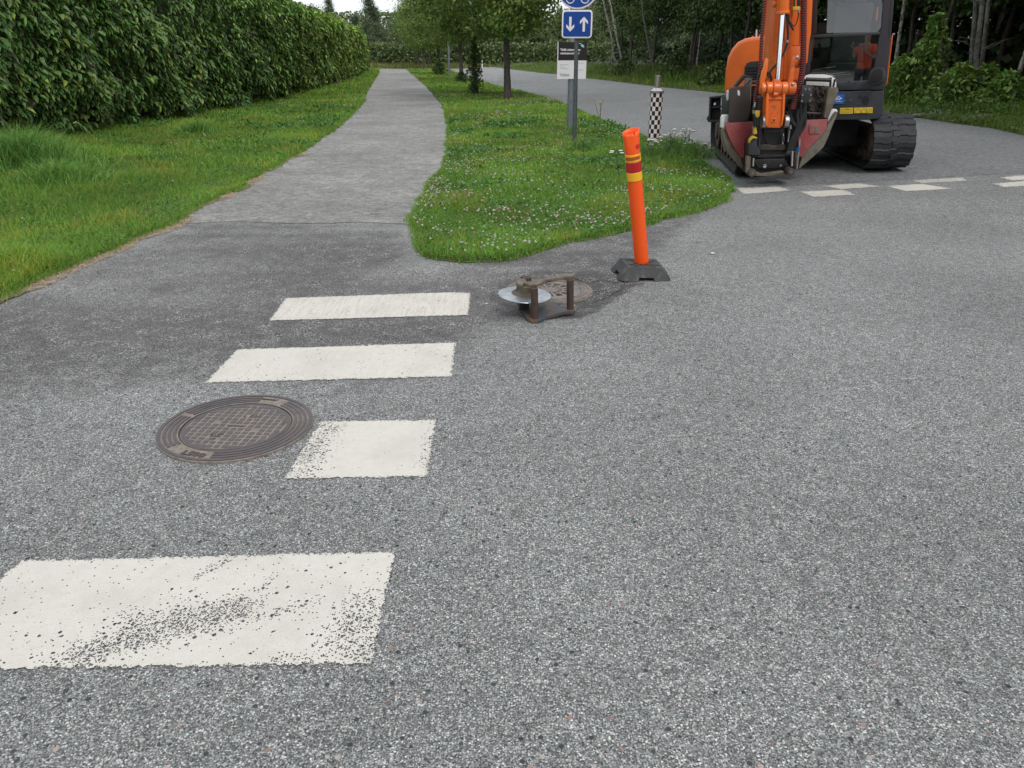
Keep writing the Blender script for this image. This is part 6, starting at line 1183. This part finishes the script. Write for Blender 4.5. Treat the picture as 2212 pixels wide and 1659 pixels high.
ztube([(442, 1290), (434, 1410)], 9.69, .0125, 'chrome_rod', M_chrome, cp, F=Qp); ztube([(1020, 1185), (1010, 1410)], 9.69, .0155, 'chrome_rod', M_chrome, cp, F=Qp); ztube([(975, 880), (955, 1050)], 9.70, .010, 'chrome_rod', M_steel, cp, F=Qp); zpr([(862, 960), (905, 960), (905, 1045), (860, 1045)], 9.70, .05, 'valve', M_char, cp, F=Qp); ztube([(885, 925), (884, 958)], 9.71, .008, 'valve_pipe', M_chrome, cp, F=Qp); ztube([(875, 1050), (874, 1085)], 9.71, .009, 'valve_pipe', M_chrome, cp, F=Qp)
for L_ in ([(470, 590), (542, 584), (540, 650), (515, 695), (490, 690), (455, 650)], [(448, 820), (480, 810), (498, 900), (495, 935), (445, 940)], [(378, 1060), (385, 1010), (440, 958), (500, 985), (500, 1000), (440, 1000), (400, 1030), (380, 1075)]): zpr(L_, 9.66, .06, 'yellow_part', M_ylw, cp, F=Qp, bevel=.006)
for L_, r_, m in [([(460, 460), (452, 530)], .016, M_chrome), ([(450, 530), (440, 575)], .020, M_black), ([(438, 580), (436, 625)], .013, M_steel), ([(445, 640), (470, 760), (455, 830)], .018, M_black), ([(505, 700), (500, 790)], .022, M_black), ([(985, 800), (990, 860)], .016, M_steel)]: ztube(L_, 9.66, r_, 'hose_fitting', m, cp, F=Qp)
for L_, r_ in [([(1195, 470), (1190, 650), (1130, 800), (1110, 900), (1060, 1020), (1000, 1190)], .034), ([(1130, 430), (1140, 600), (1150, 760), (1080, 900), (1020, 1010), (985, 1100)], .026), ([(930, 600), (980, 720), (1060, 810), (1120, 860), (1150, 900)], .017), ([(1210, 600), (1215, 760), (1180, 860), (1110, 930)], .018), ([(960, 500), (980, 640), (1040, 760), (1100, 820)], .014), ([(1100, 560), (1085, 700), (1110, 790), (1040, 960), (990, 1060), (960, 1180)], .026), ([(1050, 900), (1060, 1040), (1050, 1180)], .022)]: ztube(L_, 9.72, r_, 'coupler_hose', M_black, cp, F=Qp)
ztube([(1128, 1010), (1124, 1110)], 9.68, .010, 'hose_fitting', M_chrome, cp, F=Qp); ztube([(1114, 1118), (1112, 1196)], 9.68, .015, 'blue_fitting', M_bsk, cp, F=Qp); ztube([(1112, 1196), (1098, 1320), (1085, 1450)], 9.68, .011, 'steel_pipe', M_steel, cp, F=Qp)
sp_ = zpr([(1165, 212), (1320, 206), (1302, 470), (1142, 466)], 9.60, .03, 'sensor_plate', M_char, F=Qp, bevel=.004); zpr([(1192, 330), (1270, 328), (1262, 468), (1184, 466)], 9.597, .004, 'sensor_recess', M_dark, sp_, F=Qp, bevel=0)
for x, y in ((1167, 356), (1290, 354), (1156, 444), (1280, 438)): c = Qp(x, y, 9.60); MB().cyl(c, c-Vector((0, .010, 0)), .011, n=12).build('screw', M_steel, sp_)
for x in (1206, 1266): c = Qp(x, 268, 9.60); MB().cyl(c, c-Vector((0, .014, 0)), .015, n=16).build('sensor_eye', M_chrome, sp_)
# boom, rising out of the picture and back to the house
MB().prism([Zp(815, -600, 9.9), Zp(1130, -600, 9.9), Zp(1120, -1150, 9.9), Zp(830, -1150, 9.9)], (0, .5, 0)).build('stick', M_exo2, EX, bevel=.02)
p0 = Zp(970, -1050, 10.1); MB().tube([p0, p0+Vector((.35, 1.2, .75)), p0+Vector((.62, 2.0, .5)), Vector((p0.x*1.25, 12.6, 1.2))], [.16, .22, .24, .2], 4).build('boom', M_exo2, EX)
# ================================================================ THE PHOTOGRAPHER, seen mirrored in the cab glass
def photographer():
    base = Vector((.20, -.42, 0)); t = thing('person', base, 'person in an orange shirt holding up a phone, mirrored in the cab glass', 'person')
    M_skin = mat('skin', (.42, .24, .17), .55); M_shirt = mat('orange_shirt', (.80, .10, .03), .8); M_tr = mat('dark_trousers', (.03, .035, .045), .9); M_hair = mat('grey_hair', (.22, .20, .18), .8)
    def skin(name, pts, edges, rad, m, sub=2):
        me = bpy.data.meshes.new(name); me.from_pydata(pts, edges, []); o = link(bpy.data.objects.new(name, me), t); o.modifiers.new('skin', 'SKIN'); lay = me.skin_vertices[0].data
        for i, r_ in enumerate(rad): lay[i].radius = (r_, r_) if not isinstance(r_, tuple) else r_
        lay[0].use_root = True; s_ = o.modifiers.new('sub', 'SUBSURF'); s_.levels = s_.render_levels = sub; me.materials.append(m); return o
    # pelvis, spine, neck, head, arms reaching to the phone, legs
    P = [(0, 0, .95), (0, 0, 1.15), (0, .01, 1.38), (0, 0, 1.52), (0, .02, 1.60), (0, .02, 1.70), (0, .01, 1.77),
         (-.18, 0, 1.42), (-.25, .08, 1.17), (-.20, .30, 1.40), (.18, 0, 1.42), (.26, .08, 1.16), (-.03, .30, 1.38),
         (-.10, 0, .90), (-.11, .02, .50), (-.12, -.02, .09), (-.13, .13, .04), (.10, 0, .90), (.11, .02, .50), (.12, -.02, .09), (.13, .13, .04)]
    E = [(0, 1), (1, 2), (2, 3), (3, 4), (4, 5), (5, 6), (2, 7), (7, 8), (8, 9), (2, 10), (10, 11), (11, 12), (0, 13), (13, 14), (14, 15), (15, 16), (0, 17), (17, 18), (18, 19), (19, 20)]
    skin('body', P, E, [(.15, .11), (.14, .10), (.15, .10), .055, (.075, .09), (.078, .095), (.05, .06), .055, .042, .026, .055, .042, .026, .085, .055, .04, .03, .085, .055, .04, .03], M_skin)
    skin('shirt', [(0, 0, .80), (0, 0, 1.12), (0, .01, 1.40), (-.19, 0, 1.43), (-.245, .06, 1.24), (.19, 0, 1.43), (.255, .06, 1.24)], [(0, 1), (1, 2), (2, 3), (3, 4), (2, 5), (5, 6)], [(.19, .14), (.18, .13), (.175, .12), .075, .068, .075, .068], M_shirt)
    skin('trousers', [(0, 0, .93), (-.10, 0, .85), (-.11, .02, .50), (-.12, -.02, .10), (.10, 0, .85), (.11, .02, .50), (.12, -.02, .10)], [(0, 1), (1, 2), (2, 3), (0, 4), (4, 5), (5, 6)], [(.16, .12), .10, .075, .06, .10, .075, .06], M_tr)
    MB().lathe([(0, .135), (.05, .12), (.082, .08), (.092, .03), (.088, .0)], base+Vector((0, .0, 1.69)), 24).build('hair', M_hair, t)
    for s, (wx, wy, wz) in ((-1, (-.20, .30, 1.40)), (1, (-.03, .30, 1.38))):
        w = Vector((wx, wy, wz)); pts = [tuple(w), tuple(w+Vector((-.02*s*-1, .035, .03)))]; ed = [(0, 1)]; rad = [.026, .034]
        for k in range(5):
            o_ = len(pts); b0 = Vector(pts[1])+Vector((.012*(k-2), .01, .02 if k else -.01)); l = (.045, .07, .075, .07, .055)[k]
            pts += [tuple(b0), tuple(b0+Vector((.004*(k-2), .015, l*.55))), tuple(b0+Vector((.004*(k-2)-s*.01, -.002, l)))]; ed += [(1, o_), (o_, o_+1), (o_+1, o_+2)]; rad += [.010, .009, .007]
        skin('hand', pts, ed, rad, M_skin, 1)
    b = MB(); b.box(base+Vector((-.13, .365, 1.455)), (.15, .009, .074)); b.build('phone', M_black, t, bevel=.003)
photographer()
